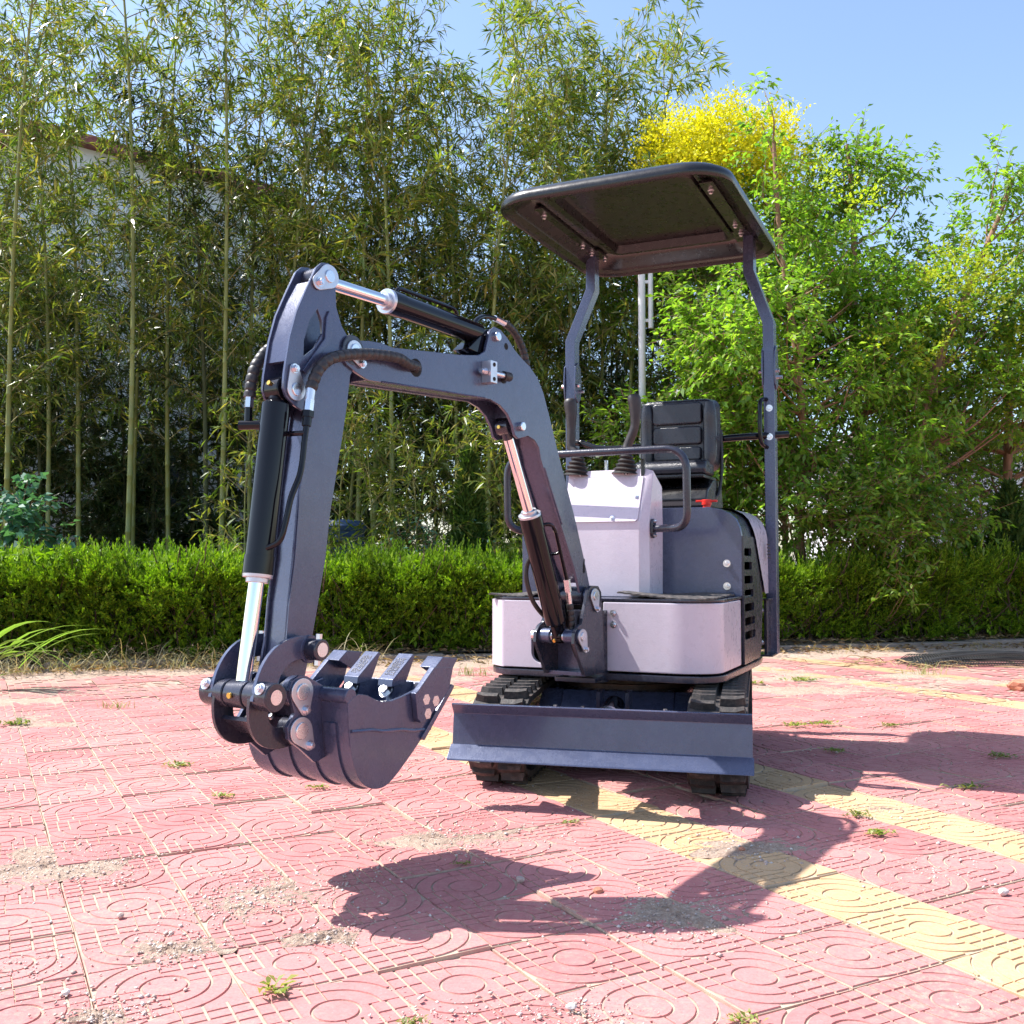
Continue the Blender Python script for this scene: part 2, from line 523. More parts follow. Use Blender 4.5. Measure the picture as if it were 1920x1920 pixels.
def tile_mesh(name, mat, flip):
    """paver with raised pieces: rings round a disc in two quarters, brick-like bars in the other two"""
    vs, fs = [], []
    g, ch, top, low = 0.0022, 0.0010, 0.0, -0.0040
    r1, r2, r3, h = 0.042, 0.083, 0.1205, 0.1205
    def piece(lo, hi):
        o = len(vs); n = len(lo)
        vs.extend([(p[0], p[1], low) for p in lo]); vs.extend([(p[0], p[1], top) for p in hi])
        fs.append(tuple(o + n + i for i in range(n)))
        for i in range(n):
            fs.append((o + i, o + (i + 1) % n, o + n + (i + 1) % n, o + n + i))
    def rect(x0, x1, y0, y1, q):
        def mk(d): return [q(x0 + d, y0 + d), q(x1 - d, y0 + d), q(x1 - d, y1 - d), q(x0 + d, y1 - d)]
        if x1 - x0 > 2.5 * (g + ch) and y1 - y0 > 2.5 * (g + ch):
            piece(mk(g), mk(g + ch))
    n = 22
    def disc(r): return [(r * math.cos(2 * math.pi * k / n), r * math.sin(2 * math.pi * k / n)) for k in range(n)]
    piece(disc(r1 - g), disc(r1 - g - ch))
    s = -1 if flip else 1
    for q in (lambda x, y: (s * x, y), lambda x, y: (-s * x, -y)):          # ring quarters
        for ra, rb in ((r1, r2), (r2, r3)):
            def ring(d):
                a0 = d / ra; m = 9
                pts = [((rb - d) * math.cos(a), (rb - d) * math.sin(a)) for a in [(math.pi / 2) * k / m for k in range(m + 1)]]
                pts += [((ra + d) * math.cos(a), (ra + d) * math.sin(a)) for a in [(math.pi / 2) * k / m for k in range(m, -1, -1)]]
                return [q(*p) for p in pts]
            piece(ring(g), ring(g + ch))
        def corner(d):
            m = 8; r = r3 + d + 0.0005
            pts = [(r * math.cos(a), r * math.sin(a)) for a in [rad(24) + rad(42) * k / m for k in range(m + 1)]]
            return [q(*p) for p in pts + [(pts[-1][0], h - d), (h - d, h - d), (h - d, pts[0][1])]]
        piece(corner(g * 0.6), corner(g * 0.6 + ch))
    for q in (lambda x, y: (-s * x, y), lambda x, y: (s * x, -y)):          # bar quarters
        ys = [0, 0.031, 0.061, 0.091, h]
        for xa, xb in ((r1, r2), (r2, r3)):
            for ya, yb in zip(ys[:-1], ys[1:]):
                rect(xa, xb, ya, yb, q)
        def arch(d):
            m = 7; r = r1 + d
            pts = [(r * math.cos(a), r * math.sin(a)) for a in [(math.pi / 2) * k / m for k in range(m + 1)]]
            return [q(*p) for p in pts + [(d * 0.3, 0.061 - d), (r1 - d + 2 * d, 0.061 - d)]]
        piece(arch(g), arch(g + ch))
        rect(0, r1, 0.061, 0.091, q); rect(0, r1, 0.091, h, q)
    o = len(vs)
    e = 0.1212
    vs.extend([(-e, -e, low + 0.0006), (e, -e, low + 0.0006), (e, e, low + 0.0006), (-e, e, low + 0.0006),
               (-e, -e, -0.03), (e, -e, -0.03), (e, e, -0.03), (-e, e, -0.03)])
    fs.append((o, o + 1, o + 2, o + 3))
    for i in range(4): fs.append((o + i, o + (i + 1) % 4, o + 4 + (i + 1) % 4, o + 4 + i))
    me = bpy.data.meshes.new(name)
    me.from_pydata(vs, [], fs); me.update()
    bm = bmesh.new(); bm.from_mesh(me); bmesh.ops.recalc_face_normals(bm, faces=bm.faces); bm.to_mesh(me); bm.free()
    me.materials.append(MATS[mat])
    return me
TM = {(c, f): tile_mesh('tile', 'tile_yellow' if c else 'tile_red', f) for c in (0, 1) for f in (0, 1)}

rt = random.Random(5)
near, rest = [], []
for i in range(-38, 62):
    for j in range(-36, 50):
        P = E2 * (A0 + PITCH * (i + 0.5)) + E1 * (B0 + PITCH * (j + 0.5))
        if (P - KP).dot(KN) > -0.42 or P.y < -4 or abs(P.x) > 11: continue
        u = abs(P.x) / max(0.1, P.y); inview = P.y > 1.45 and u < 0.56
        (near if inview else rest).append((P.length, i, j, P))
near.sort(key=lambda t: t[0])
rest += near[300:]; near = near[:300]
for d, i, j, P in near:
    o = link('tile', TM[(1 if i in YELLOW else 0, rt.random() < 0.5)], pavement, P + Vector((0, 0, rt.uniform(-0.0045, 0.0015) - (0.006 if rt.random() < 0.06 else 0))))
    o.rotation_euler = (rt.gauss(0, 0.009), rt.gauss(0, 0.009), TANG + rt.choice((0, 1, 2, 3)) * math.pi / 2 + rt.gauss(0, 0.004))
for colr in (0, 1):
    V, F = [], []
    for d, i, j, P in rest:
        if (1 if i in YELLOW else 0) != colr: continue
        far = P.length > 12 or P.y < 0
        k = rt.choice((0, 1)); ex, ey = (E2, E1) if k else (E1, E2 * -1)
        dz = rt.uniform(-0.0025, 0.0012)
        def q(x0, x1, y0, y1, z):
            o = len(V)
            for x, y in ((x0, y0), (x1, y0), (x1, y1), (x0, y1)):
                p = P + ex * x + ey * y; V.append((p.x, p.y, z + dz))
            F.append((o, o + 1, o + 2, o + 3))
        e = 0.1205
        if far:
            q(-e, e, -e, e, 0)
        else:
            q(-e, e, -e, e, -0.004)
            xs = [-e, -0.083, -0.042, 0.0, 0.042, 0.083, e]; ys = [-e, -0.083, -0.042, 0.042, 0.083, e]
            for xa, xb in zip(xs[:-1], xs[1:]):
                for ya, yb in zip(ys[:-1], ys[1:]):
                    if rt.random() < 0.82: q(xa + 0.0018, xb - 0.0018, ya + 0.0018, yb - 0.0018, 0)
    me = np_mesh('distant_tiles', V, F, 'tile_yellow' if colr else 'tile_red')
    tag(link('distant_tiles', me, pavement), kind='stuff')

# kerb and planting bed behind it
pb = MB()
pb.add([kp(-60, 0.10, -0.02), kp(60, 0.10, -0.02), kp(60, 60, -0.02), kp(-60, 60, -0.02)], [(0, 1, 2, 3)])
nb = MB(); nx, ny = 60, 12
vs = []
rb_ = random.Random(3)
for jy in range(ny + 1):
    for ix in range(nx + 1):
        t = -15 + 32 * ix / nx; dd = 0.1 + 9 * (jy / ny) ** 1.3
        p = kp(t, dd, 0.035 + rb_.uniform(-0.02, 0.04) + (0.02 if jy else 0)); vs.append(p)
nb.add(vs, [(a, a + 1, a + nx + 2, a + nx + 1) for jy in range(ny) for a in [jy * (nx + 1) + ix for ix in range(nx)]])
tag(nb.build('planting_bed', 'soil'), kind='structure')
kerb = MB()
for k in range(34):
    c = kp(-15 + k * 0.95, 0.03, 0.045)
    ang = math.atan2(KD.y, KD.x) + rb_.gauss(0, 0.006)
    kerb.box(c + Vector((0, 0, -0.065 + rb_.uniform(-0.025, 0.02))), (0.94, 0.13, 0.13), Matrix.Rotation(ang, 3, 'Z'))
tag(kerb.build('kerb', 'concrete', bevel=0.012), kind='structure')
# bare dirt verge in front of the kerb where paving is lost under soil
vg = MB(); vs = []; nx, ny = 90, 8
for jy in range(ny + 1):
    for ix in range(nx + 1):
        t = -9 + 19 * ix / nx
        d = -0.62 + 0.64 * jy / ny
        e = (jy / ny)
        edge = -0.62 - 0.10 * math.sin(t * 2.3) - 0.06 * math.sin(t * 5.9 + 1)
        d = edge + (0.0 - edge) * jy / ny
        vs.append(kp(t, d, -0.012 + 0.03 * e + rb_.uniform(-0.004, 0.010) * (1 if 0 < jy else 0)))
vg.add(vs, [(a, a + 1, a + nx + 2, a + nx + 1) for jy in range(ny) for a in [jy * (nx + 1) + ix for ix in range(nx)]])
tag(vg.build('dirt_verge', 'sand_bed'), kind='structure')

# ================================================================== EXCAVATOR
EXO = Vector((0.46, 3.95, 0))
exc = tag(empty('mini_excavator', EXO), 'small grey and pale lilac tracked mini excavator with black canopy', 'excavator')
def frame(ox, oy, deg):
    return Matrix.Translation((ox - EXO.x, oy - EXO.y, 0)) @ Matrix.Rotation(rad(-deg), 4, 'Z')
MU = frame(0.46, 3.95, 14.2)      # undercarriage
MT = frame(0.46, 3.95, 24.0)      # upper structure
MBm = frame(0.223, 3.466, 33.0)   # boom, swung to the side
def PB(name, mat, mb, parent=exc, **k): return mb.build(name, mat, parent, MBm, **k)
def PT(name, mat, mb, parent=exc, **k): return mb.build(name, mat, parent, MT, **k)
def PU(name, mat, mb, parent=exc, **k): return mb.build(name, mat, parent, MU, **k)
def bolts(fn, mat, parent, lst, d, r=0.008, h=0.006):
    for p in lst: fn('bolt', mat, MB().bolt(p, d, r, h), parent)

# ---------------- tracks
def track_path():
    pts = []
    f = (-0.525, 0.150); r = (0.53, 0.165); ra, rb = 0.148, 0.160
    for k in range(19):
        a = rad(-90 - 180 * k / 18 + 2); pts.append((f[0] + ra * math.cos(a), f[1] + ra * math.sin(a)))
    pts += [(-0.30, 0.312), (0.0, 0.318), (0.3, 0.322)]
    for k in range(19):
        a = rad(92 - 180 * k / 18); pts.append((r[0] + rb * math.cos(a), r[1] + rb * math.sin(a)))
    pts += [(0.3, 0.003), (0.0, 0.002), (-0.3, 0.002)]
    return pts
TP = track_path()
def walk(pts, step):
    P = [Vector((0, p[0], p[1])) for p in pts]; P.append(P[0])
    d = [0]
    for a, b in zip(P[:-1], P[1:]): d.append(d[-1] + (b - a).length)
    L = d[-1]; n = round(L / step); out = []
    for k in range(n):
        t = L * k / n
        i = max(j for j in range(len(d) - 1) if d[j] <= t)
        u = (t - d[i]) / max(1e-9, d[i + 1] - d[i])
        out.append((P[i].lerp(P[i + 1], u), (P[i + 1] - P[i]).normalized()))
    return out
def lug_mesh(side):
    m = MB()
    w = 0.086
    # chevron-ended block lying across the belt: x = across, y = along, z = out
    b = [(0, -0.017), (w * 0.62, -0.017), (w, -0.006), (w, 0.020), (w * 0.6, 0.014), (0, 0.014)]
    t = [(0.004, -0.011), (w * 0.60, -0.011), (w - 0.006, -0.001), (w - 0.006, 0.013), (w * 0.58, 0.008), (0.004, 0.008)]
    s = side
    vs = [(s * x, y, -0.002) for x, y in b] + [(s * x, y, 0.024) for x, y in t]
    n = 6
    m.add(vs, [tuple(range(n - 1, -1, -1)), tuple(range(n, 2 * n))] + [(i, (i + 1) % n, n + (i + 1) % n, n + i) for i in range(n)])
    o = m.build('tread_lug', 'rubber', smooth=False)
    me = o.data; bpy.data.objects.remove(o)
    return me
LUG = {1: lug_mesh(1), -1: lug_mesh(-1)}
for cx in (-0.365, 0.375):
    w = 0.098
    mb = MB()
    inner = []
    P = [Vector((0, a, b)) for a, b in TP]; n = len(P)
    off = []
    for i in range(n):
        t = (P[(i + 1) % n] - P[i - 1]).normalized(); nn = Vector((0, -t.z, t.y))   # inward or outward
        cen = Vector((0, 0, 0.16))
        off.append(P[i] + (nn if nn.dot(cen - P[i]) > 0 else -nn) * 0.022)
    rows = []
    for p_, sh in ((P, 1), (off, 0)):
        for x in (-w, w):
            rows.append([Vector((cx + x, q.y, q.z + 0.022 if False else q.z)) for q in p_])
    vs = [v for r_ in rows for v in r_]
    fs = []
    for i in range(n):
        j = (i + 1) % n
        a, b, c, d = 0, n, 2 * n, 3 * n
        fs += [(a + i, a + j, b + j, b + i), (c + i, c + j, d + j, d + i), (a + i, a + j, c + j, c + i), (b + i, b + j, d + j, d + i)]
    # lift the belt so that lugs touch the ground
    mb.add([v + Vector((0, 0, 0.020)) * (1 if v.z < 0.05 else 0.35) for v in vs], fs)
    tr = PU('track', 'rubber', mb, bevel=0.004)
    for sgn in (-1, 1):
        for k, (p, t) in enumerate(walk(TP, 0.058)):
            nrm = Vector((0, -t.z, t.y))
            if nrm.dot(Vector((0, 0.0, 0.16)) - p) > 0: nrm = -nrm
            pp = p + t * (0.029 if sgn > 0 else 0)
            base = pp + Vector((cx + sgn * 0.006, 0, 0.020 if p.z < 0.05 else 0.007)) 
            R = Matrix((Vector((1, 0, 0)), t, nrm)).transposed().to_4x4()
            o = bpy.data.objects.new('tread_lug', LUG[sgn]); COL.objects.link(o)
            o.parent = tr
            o.matrix_local = MU @ Matrix.Translation(base) @ R
    ww = MB()
    ww.cyl((cx - 0.05, -0.525, 0.157), (cx + 0.05, -0.525, 0.157), 0.115, n=28)
    ww.cyl((cx - 0.07, -0.525, 0.157), (cx + 0.07, -0.525, 0.157), 0.045, n=20)
    PU('idler_wheel', 'dark_paint', ww, tr, bevel=0.004)
    sp = MB()
    ol = []
    for k in range(44):
        a = 2 * math.pi * k / 44; r_ = 0.128 if (k % 4) < 2 else 0.105
        ol.append((0.53 + r_ * math.cos(a), 0.172 + r_ * math.sin(a)))
    sp.prism(ol, cx - 0.02, cx + 0.02)
    sp.cyl((cx - 0.08, 0.53, 0.172), (cx + 0.08, 0.53, 0.172), 0.06, n=20)
    PU('sprocket', 'dark_paint', sp, tr)
    for y in (-0.28, -0.02, 0.24):
        r_ = MB().cyl((cx - 0.055, y, 0.092), (cx + 0.055, y, 0.092), 0.045, n=18).cyl((cx - 0.03, y, 0.092), (cx + 0.03, y, 0.092), 0.056, n=18)
        PU('roller', 'dark_paint', r_, tr)
    fr = MB().prism([(-0.45, 0.13), (-0.38, 0.235), (0.36, 0.245), (0.42, 0.15), (0.36, 0.10), (-0.38, 0.10)], cx - 0.052, cx + 0.052)
    PU('side_frame', 'dark_paint', fr, tr, bevel=0.004)

# ---------------- undercarriage frame between the tracks
cf = MB()
cf.prism([(-0.30, 0.300), (0.30, 0.300), (0.36, 0.16), (0.30, 0.12), (-0.30, 0.12), (-0.44, 0.16), (-0.43, 0.18)], -0.20, 0.21)
PU('centre_frame', 'grey_paint', cf, bevel=0.006)
for s in (-1, 1):
    gp = MB().prism([(-0.28, 0.30), (0.28, 0.30), (0.34, 0.18), (-0.42, 0.18)], s * 0.205 + 0.004, s * 0.29 + 0.004)
    PU('frame_arm', 'grey_paint', gp, bevel=0.005)
ring = MB().cyl((0, 0, 0.298), (0, 0, 0.318), 0.265, n=48).cyl((0, 0, 0.316), (0, 0, 0.362), 0.235, n=48)
PU('slew_ring', 'rust_steel', ring, bevel=0.002)
# blade lift cylinder peeping over the blade
bc = MB().cyl((0.02, -0.80, 0.23), (0.02, -0.50, 0.275), 0.036, n=24)
bl_c = PU('blade_cylinder', 'gloss_black', bc, bevel=0.003)
PU('clamp', 'zinc', MB().cyl((0.02, -0.66, 0.251), (0.02, -0.645, 0.2535), 0.043, n=24), bl_c)
for x in (-0.03, 0.07):
    PU('lug_plate', 'dark_paint', MB().box((x, -0.50, 0.29), (0.012, 0.10, 0.07)), bl_c)
for k, x in enumerate((-0.20, -0.10, 0.19)):
    ft = MB().cyl((x, -0.455, 0.18), (x, -0.455, 0.262), 0.007, n=8)
    PU('hose_fitting', 'zinc_plate', ft)

# ---------------- dozer blade
bx0, bx1 = -0.446, 0.490
prof = [(-0.905, 0.320), (-0.880, 0.289), (-0.892, 0.192), (-0.935, 0.157), (-0.935, 0.150), (-0.888, 0.178), (-0.872, 0.205), (-0.866, 0.285), (-0.895, 0.323)]
blade = PU('blade', 'grey_paint', MB().prism(prof, bx0, bx1), bevel=0.0015, ang=20)
PU('blade_edge', 'grey_paint', MB().prism([(-0.893, 0.1925), (-0.9375, 0.157), (-0.940, 0.149), (-0.931, 0.149), (-0.886, 0.183)], bx0 - 0.004, bx1 + 0.004), blade, bevel=0.001)
for x in (-0.20, 0.22):
    PU('blade_arm', 'dark_paint', MB().prism([(-0.866, 0.30), (-0.866, 0.19), (-0.40, 0.13), (-0.38, 0.18), (-0.55, 0.22)], x - 0.02, x + 0.02), blade, bevel=0.003)
for x in (-0.3, 0.0, 0.3):
    PU('stiffener', 'dark_paint', MB().prism([(-0.866, 0.31), (-0.863, 0.20), (-0.80, 0.20)], x - 0.006, x + 0.006), blade)

# ---------------- upper structure: deck
def deck_outline(o=0.0):
    pts = [(-0.445 - o, 0.55 + o), (-0.445 - o, -0.33), (-0.36, -0.412 - o), (0.365, -0.412 - o), (0.45 + o, -0.33), (0.46 + o, 0.36), (0.42 + o, 0.62 + o), (-0.40, 0.62 + o)]
    q = fillet([Vector((p[0], p[1], 0)) for p in [pts[-1]] + pts + [pts[0]]], 0.09, 6)
    q = [(v.x, v.y) for v in q[1:-1]]
    return q
PT('deck_base', 'dark_paint', MB().prism(deck_outline(0.004), 0.352, 0.376, plane='xy'), bevel=0.003)
PT('deck_plate', 'dark_paint', MB().prism(deck_outline(-0.002), 0.632, 0.642, plane='xy'), bevel=0.002)
def wall(path, z0, z1, th):
    P = [Vector((p[0], p[1], 0)) for p in path]; n = len(P); mb = MB(); nr = []
    for i in range(n):
        t = (P[min(i + 1, n - 1)] - P[max(i - 1, 0)]).normalized(); nr.append(Vector((t.y, -t.x, 0)))
    vs = []
    for i in range(n):
        a = P[i]; b = P[i] - nr[i] * th
        vs += [Vector((a.x, a.y, z0)), Vector((a.x, a.y, z1)), Vector((b.x, b.y, z1)), Vector((b.x, b.y, z0))]
    fs = [(0, 1, 2, 3), (4 * n - 4, 4 * n - 1, 4 * n - 2, 4 * n - 3)]
    for i in range(n - 1):
        for k in range(4):
            fs.append((4 * i + k, 4 * i + (k + 1) % 4, 4 * i + 4 + (k + 1) % 4, 4 * i + 4 + k))
    return mb.add(vs, fs)
rp = [(v.x, v.y) for v in fillet([Vector((0.036, -0.412, 0)), Vector((0.335, -0.412, 0)), Vector((0.447, -0.352, 0)), Vector((0.455, -0.026, 0))], 0.085, 8)]
pr = PT('front_panel', 'light_paint', wall(rp, 0.383, 0.630, 0.02), bevel=0.006, label='pale lilac front panel beside the boom foot, with two nuts')
bolts(PT, 'zinc', pr, [(0.076, -0.412, 0.589), (0.077, -0.412, 0.549)], (0, -1, 0), 0.0085, 0.009)
notch = [(-0.355, 0.383), (-0.20, 0.383), (-0.20, 0.402)] + [(-0.20 + 0.04 * math.cos(rad(a)), 0.44 + 0.04 * math.sin(rad(a))) for a in range(-100, -181, -16)] + \
        [(-0.20 + 0.04 * math.cos(rad(a)), 0.49 + 0.04 * math.sin(rad(a))) for a in range(180, 89, -15)] + [(-0.13, 0.53), (-0.13, 0.630), (-0.355, 0.630)]
lp = [(v.x, v.y) for v in fillet([Vector((-0.450, 0.10, 0)), Vector((-0.445, -0.345, 0)), Vector((-0.362, -0.411, 0)), Vector((-0.352, -0.412, 0))], 0.075, 8)]
pl = PT('front_panel', 'light_paint', MB().prism(notch, -0.412, -0.394, plane='xz'), bevel=0.003, label='pale lilac front panel with dark hose opening')
PT('panel_corner', 'light_paint', wall(lp, 0.383, 0.630, 0.02), pl, bevel=0.003)
PT('recess_backing', 'dark_hole', MB().box((-0.08, -0.33, 0.503), (0.42, 0.03, 0.25)))  # near-black board painting the darkness of the recess behind the panels
# rubber floor mats
def mat_sheet(x0, x1, y0, y1, seed):
    r = random.Random(seed); mb = MB(); nx, ny = 22, 14; vs = []
    for j in range(ny + 1):
        for i in range(nx + 1):
            u, v = i / nx, j / ny
            x = x0 + (x1 - x0) * u; y = y0 + (y1 - y0) * v
            z = 0.649 + 0.006 * math.sin(u * 5 + seed) * math.sin(v * 4 + seed) + (0.012 * (1 - u) ** 4 if seed == 1 else 0.012 * u ** 4) + 0.002 * ((i + j) % 2)
            vs.append((x, y, z))
    k = len(vs)
    vs += [(x, y, z - 0.005) for x, y, z in vs]
    fs = []
    for j in range(ny):
        for i in range(nx):
            a = j * (nx + 1) + i
            fs += [(a, a + 1, a + nx + 2, a + nx + 1), (k + a, k + a + nx + 1, k + a + nx + 2, k + a + 1)]
    for i in range(nx):
        fs += [(i, i + 1, k + i + 1, k + i)]; a = ny * (nx + 1) + i; fs += [(a, a + 1, k + a + 1, k + a)]
    for j in range(ny):
        a = j * (nx + 1); fs += [(a, a + nx + 1, k + a + nx + 1, k + a)]; a += nx; fs += [(a, a + nx + 1, k + a + nx + 1, k + a)]
    return mb.add(vs, fs)
PT('floor_mat', 'mat_rubber', mat_sheet(0.085, 0.432, -0.395, -0.03, 1), ang=80)
PT('floor_mat', 'mat_rubber', mat_sheet(-0.425, -0.20, -0.395, -0.03, 2), ang=80)

# ---------------- console
cs = MB()
pl_ = [(-0.185, -0.085), (-0.185, -0.225), (-0.155, -0.255), (0.128, -0.255), (0.158, -0.225), (0.170, -0.085)]
tz = [1.062, 1.12, 1.13, 1.13, 1.12, 1.062]; ty = [0, 0.06, 0.094, 0.094, 0.06, 0]
lo = [(x, y, 0.642) for x, y in pl_]
mid = [(x, y, 0.922) for x, y in pl_]
hi = [(x, y + d, z) for (x, y), z, d in zip(pl_, tz, ty)]
n = 6; vs = lo + mid + hi
fs = [tuple(range(n - 1, -1, -1)), tuple(range(2 * n, 3 * n))]
for L in (0, n):
    fs += [(L + i, L + (i + 1) % n, L + n + (i + 1) % n, L + n + i) for i in range(n)]
con = PT('console', 'light_paint', cs.add(vs, fs), bevel=0.004)
dy = 0.094 / 0.208
def onplate(x, z, o=0.004): return (x, -0.255 + (z - 0.922) * dy - o, z)
cp = MB()
pp = [(-0.150, 0.924), (0.112, 0.924), (0.122, 0.932), (0.124, 1.098), (-0.150, 1.098)]
vs = [onplate(x, z, 0.0065) for x, z in pp] + [onplate(x, z, 0.0025) for x, z in pp]
cp.add(vs, [tuple(range(5)), tuple(range(9, 4, -1))] + [(i, (i + 1) % 5, 5 + (i + 1) % 5, 5 + i) for i in range(5)])
plate = PT('access_plate', 'light_paint', cp, con, bevel=0.001)
bolts(PT, 'zinc', con, [onplate(-0.135, 1.113, 0.0), onplate(0.052, 1.113, 0.0), onplate(0.105, 1.02, 0.0063), onplate(0.022, 0.938, 0.0063)], (0, -1, 0.45), 0.0065, 0.004)
# hand rail round the console
hr = [Vector((0.166, -0.20, 0.898)), Vector((0.21, -0.22, 0.897)), Vector((0.318, -0.29, 0.898)), Vector((0.318, -0.30, 1.185)), Vector((-0.405, -0.27, 1.185)), Vector((-0.405, -0.26, 0.90)), Vector((-0.30, -0.20, 0.89)), Vector((-0.18, -0.18, 0.89))]
rail = PT('hand_rail', 'dark_paint', MB().loft([(p, 0.0145) for p in fillet(hr, 0.085, 8)], 14))
PT('flange', 'dark_paint', MB().prism(rrect(-0.218, -0.178, 0.862, 0.935, 0.018), 0.158, 0.170), rail, bevel=0.002)
bolts(PT, 'zinc', rail, [(0.170, -0.198, 0.925), (0.170, -0.198, 0.872)], (1, 0, 0), 0.006, 0.005)
# levers with bellows boots
for bxx, tx, lab in ((-0.155, -0.18, 'left'), (0.045, 0.083, 'right')):
    lv = MB()
    pth = [(bxx, -0.155, 1.10), (bxx, -0.155, 1.19), (tx - (0.03 if tx > 0 else 0), -0.15, 1.225), (tx - (0.008 if tx > 0 else 0), -0.15, 1.275), (tx, -0.15, 1.31), (tx, -0.15, 1.36), (tx - 0.004, -0.15, 1.40), (tx - 0.006, -0.15, 1.418)]
    c = catmull(pth, 6); rr = []
    for i, p in enumerate(c):
        z = p.z
        r_ = 0.012 if z < 1.20 else 0.0175 if z < 1.30 else 0.0175 + 0.008 * min(1, max(0, (z - 1.30) / 0.09))
        if z > 1.405: r_ = 0.0245 * math.sqrt(max(0.05, 1 - ((z - 1.405) / 0.018) ** 2))
        rr.append((p, r_))
    lever = PT('lever', 'grip_rubber', MB().loft(rr, 16))
    bt = []
    for k in range(11):
        z = 1.112 + 0.0082 * k; r_ = 0.056 - 0.0034 * k - (0.009 if k % 2 else 0)
        bt.append(((bxx + (k / 10) * 0.006, -0.155, z), r_))
    PT('boot', 'hose_rubber', MB().loft(bt, 24), lever, ang=60)
PT('lever_base_plate', 'light_paint', MB().box((-0.01, -0.13, 1.098), (0.30, 0.09, 0.006)), con)
PT('switch_stalk', 'black_plastic', MB().cyl((0.118, -0.17, 1.10), (0.118, -0.17, 1.165), 0.008, n=10), con)
PT('safety_rod', 'zinc', MB().cyl((-0.045, -0.12, 1.09), (-0.045, -0.12, 1.17), 0.008, n=10), con)

# ---------------- engine cover, vents, hood
arch = [(0.456, 0.642), (0.456, 0.870), (0.450, 0.905), (0.436, 0.936), (0.412, 0.960), (0.380, 0.976), (0.335, 0.985)]
full = arch + [(-x, z) for x, z in reversed(arch)]
ec = MB().prism(full, 0.0, 0.012, plane='xz')
cover = PT('engine_cover', 'grey_paint', ec, bevel=0.003)
bolts(PT, 'zinc', cover, [(0.398, 0.0, 0.767), (0.398, 0.0, 0.680)], (0, -1, 0), 0.010, 0.007)
ro = MB()
top = arch[1:]; topf = top + [(-x, z) for x, z in reversed(top)]
n = len(topf); vs = []
for y in (0.004, 0.58):
    vs += [(x * 0.999, y, z - 0.001) for x, z in topf]
ro.add(vs, [(i, i + 1, n + i + 1, n + i) for i in range(n - 1)])
PT('cover_top', 'dark_paint', ro, cover, ang=50)
holes = []
for k in range(7):
    z1 = 0.826 - k * 0.0535; w_ = 0.145 + 0.012 * k
    y0 = 0.014; holes.append(rrect(y0, y0 + w_, z1 - 0.030, z1, 0.009, 3))
vp = MB().prism([(0.003, 0.383), (0.335, 0.383), (0.36, 0.42), (0.40, 0.60), (0.40, 0.872), (0.003, 0.872)], 0.452, 0.462, holes)
PT('vent_panel', 'dark_paint', vp, cover)
PT('vent_panel', 'dark_paint', MB().prism([(0.10, 0.383), (0.40, 0.383), (0.40, 0.872), (0.003, 0.872), (0.003, 0.645)], -0.456, -0.446), cover)
PT('vent_backing_box', 'dark_hole', MB().box((0.0, 0.30, 0.64), (0.85, 0.50, 0.52)), cover)  # black box added behind the vent slots as their dark interior
hd = MB(); vs = []; prof2 = [(0.470, 0.64)] + [(x + 0.012, z) if i < 2 else (x + 0.010, z + 0.006) for i, (x, z) in enumerate(arch[1:])] 
prof2 = prof2 + [(-x, z) for x, z in reversed(prof2)]
n = len(prof2)
def ystart(z): return 0.20 + max(0, (0.90 - z)) * 0.85
for i, (x, z) in enumerate(prof2): vs.append((x, ystart(z), z))
for i, (x, z) in enumerate(prof2): vs.append((x, 0.50, z))
for i, (x, z) in enumerate(prof2): vs.append((x * 0.93, 0.585, z - 0.02 * (z > 0.7)))
fs = [(L * n + i, L * n + i + 1, L * n + n + i + 1, L * n + n + i) for L in (0, 1) for i in range(n - 1)]
fs.append(tuple(2 * n + i for i in range(n)))
hood = PT('engine_hood', 'light_paint', hd.add(vs, fs), cover, ang=50)
for k in range(5):
    PT('hood_slot', 'dark_hole', MB().box((0.4835, 0.43 + 0.004 * k, 0.845 - 0.014 * k), (0.004, 0.06, 0.005)), cover)
# fuel or latch knob
kb = MB().cyl((0.30, 0.10, 0.985), (0.30, 0.10, 1.008), 0.016, n=12)
kn = PT('battery_knob', 'red_plastic', kb.box((0.30, 0.10, 1.014), (0.085, 0.018, 0.009)).cyl((0.30, 0.10, 0.998), (0.30, 0.10, 1.02), 0.020, n=12), bevel=0.002, label='red battery isolator knob')
# ---------------- seat
SX = 0.095
def cushion(x0, x1, y0, y1, z0, z1, r): return MB().prism(rrect(x0, x1, z0, z1, r, 6), y0, y1, plane='xz')
seat = PT('seat', 'seat_vinyl', cushion(SX - 0.168, SX + 0.168, 0.455, 0.525, 1.165, 1.488, 0.045), bevel=0.022, seg=4, label='black vinyl seat back with ribbed pads')
for z0, z1, xx in ((1.375, 1.470, 0.11), (1.285, 1.365, 0.108), (1.215, 1.275, 0.106)):
    PT('back_pad', 'seat_vinyl', cushion(SX - xx, SX + xx, 0.440, 0.470, z0, z1, 0.018), seat, bevel=0.008, seg=3)
for s in (-1, 1):
    PT('bolster', 'seat_vinyl', MB().loft([((SX + s * 0.140, 0.447 + 0.012 * math.sin(3.14 * k / 8), 1.185 + k * 0.0355), 0.030 * math.sqrt(max(0.12, 1 - ((k - 4) / 4.3) ** 6))) for k in range(9)], 16), seat)
PT('cushion', 'seat_vinyl', MB().prism([(0.30, 1.142), (0.29, 1.165), (0.30, 1.19), (0.33, 1.205), (0.46, 1.19), (0.46, 1.142)], SX - 0.158, SX + 0.158), seat, bevel=0.010, seg=3)
PT('seat_pan', 'black_plastic', MB().box((SX, 0.41, 1.133), (0.30, 0.24, 0.016)), seat, bevel=0.004)
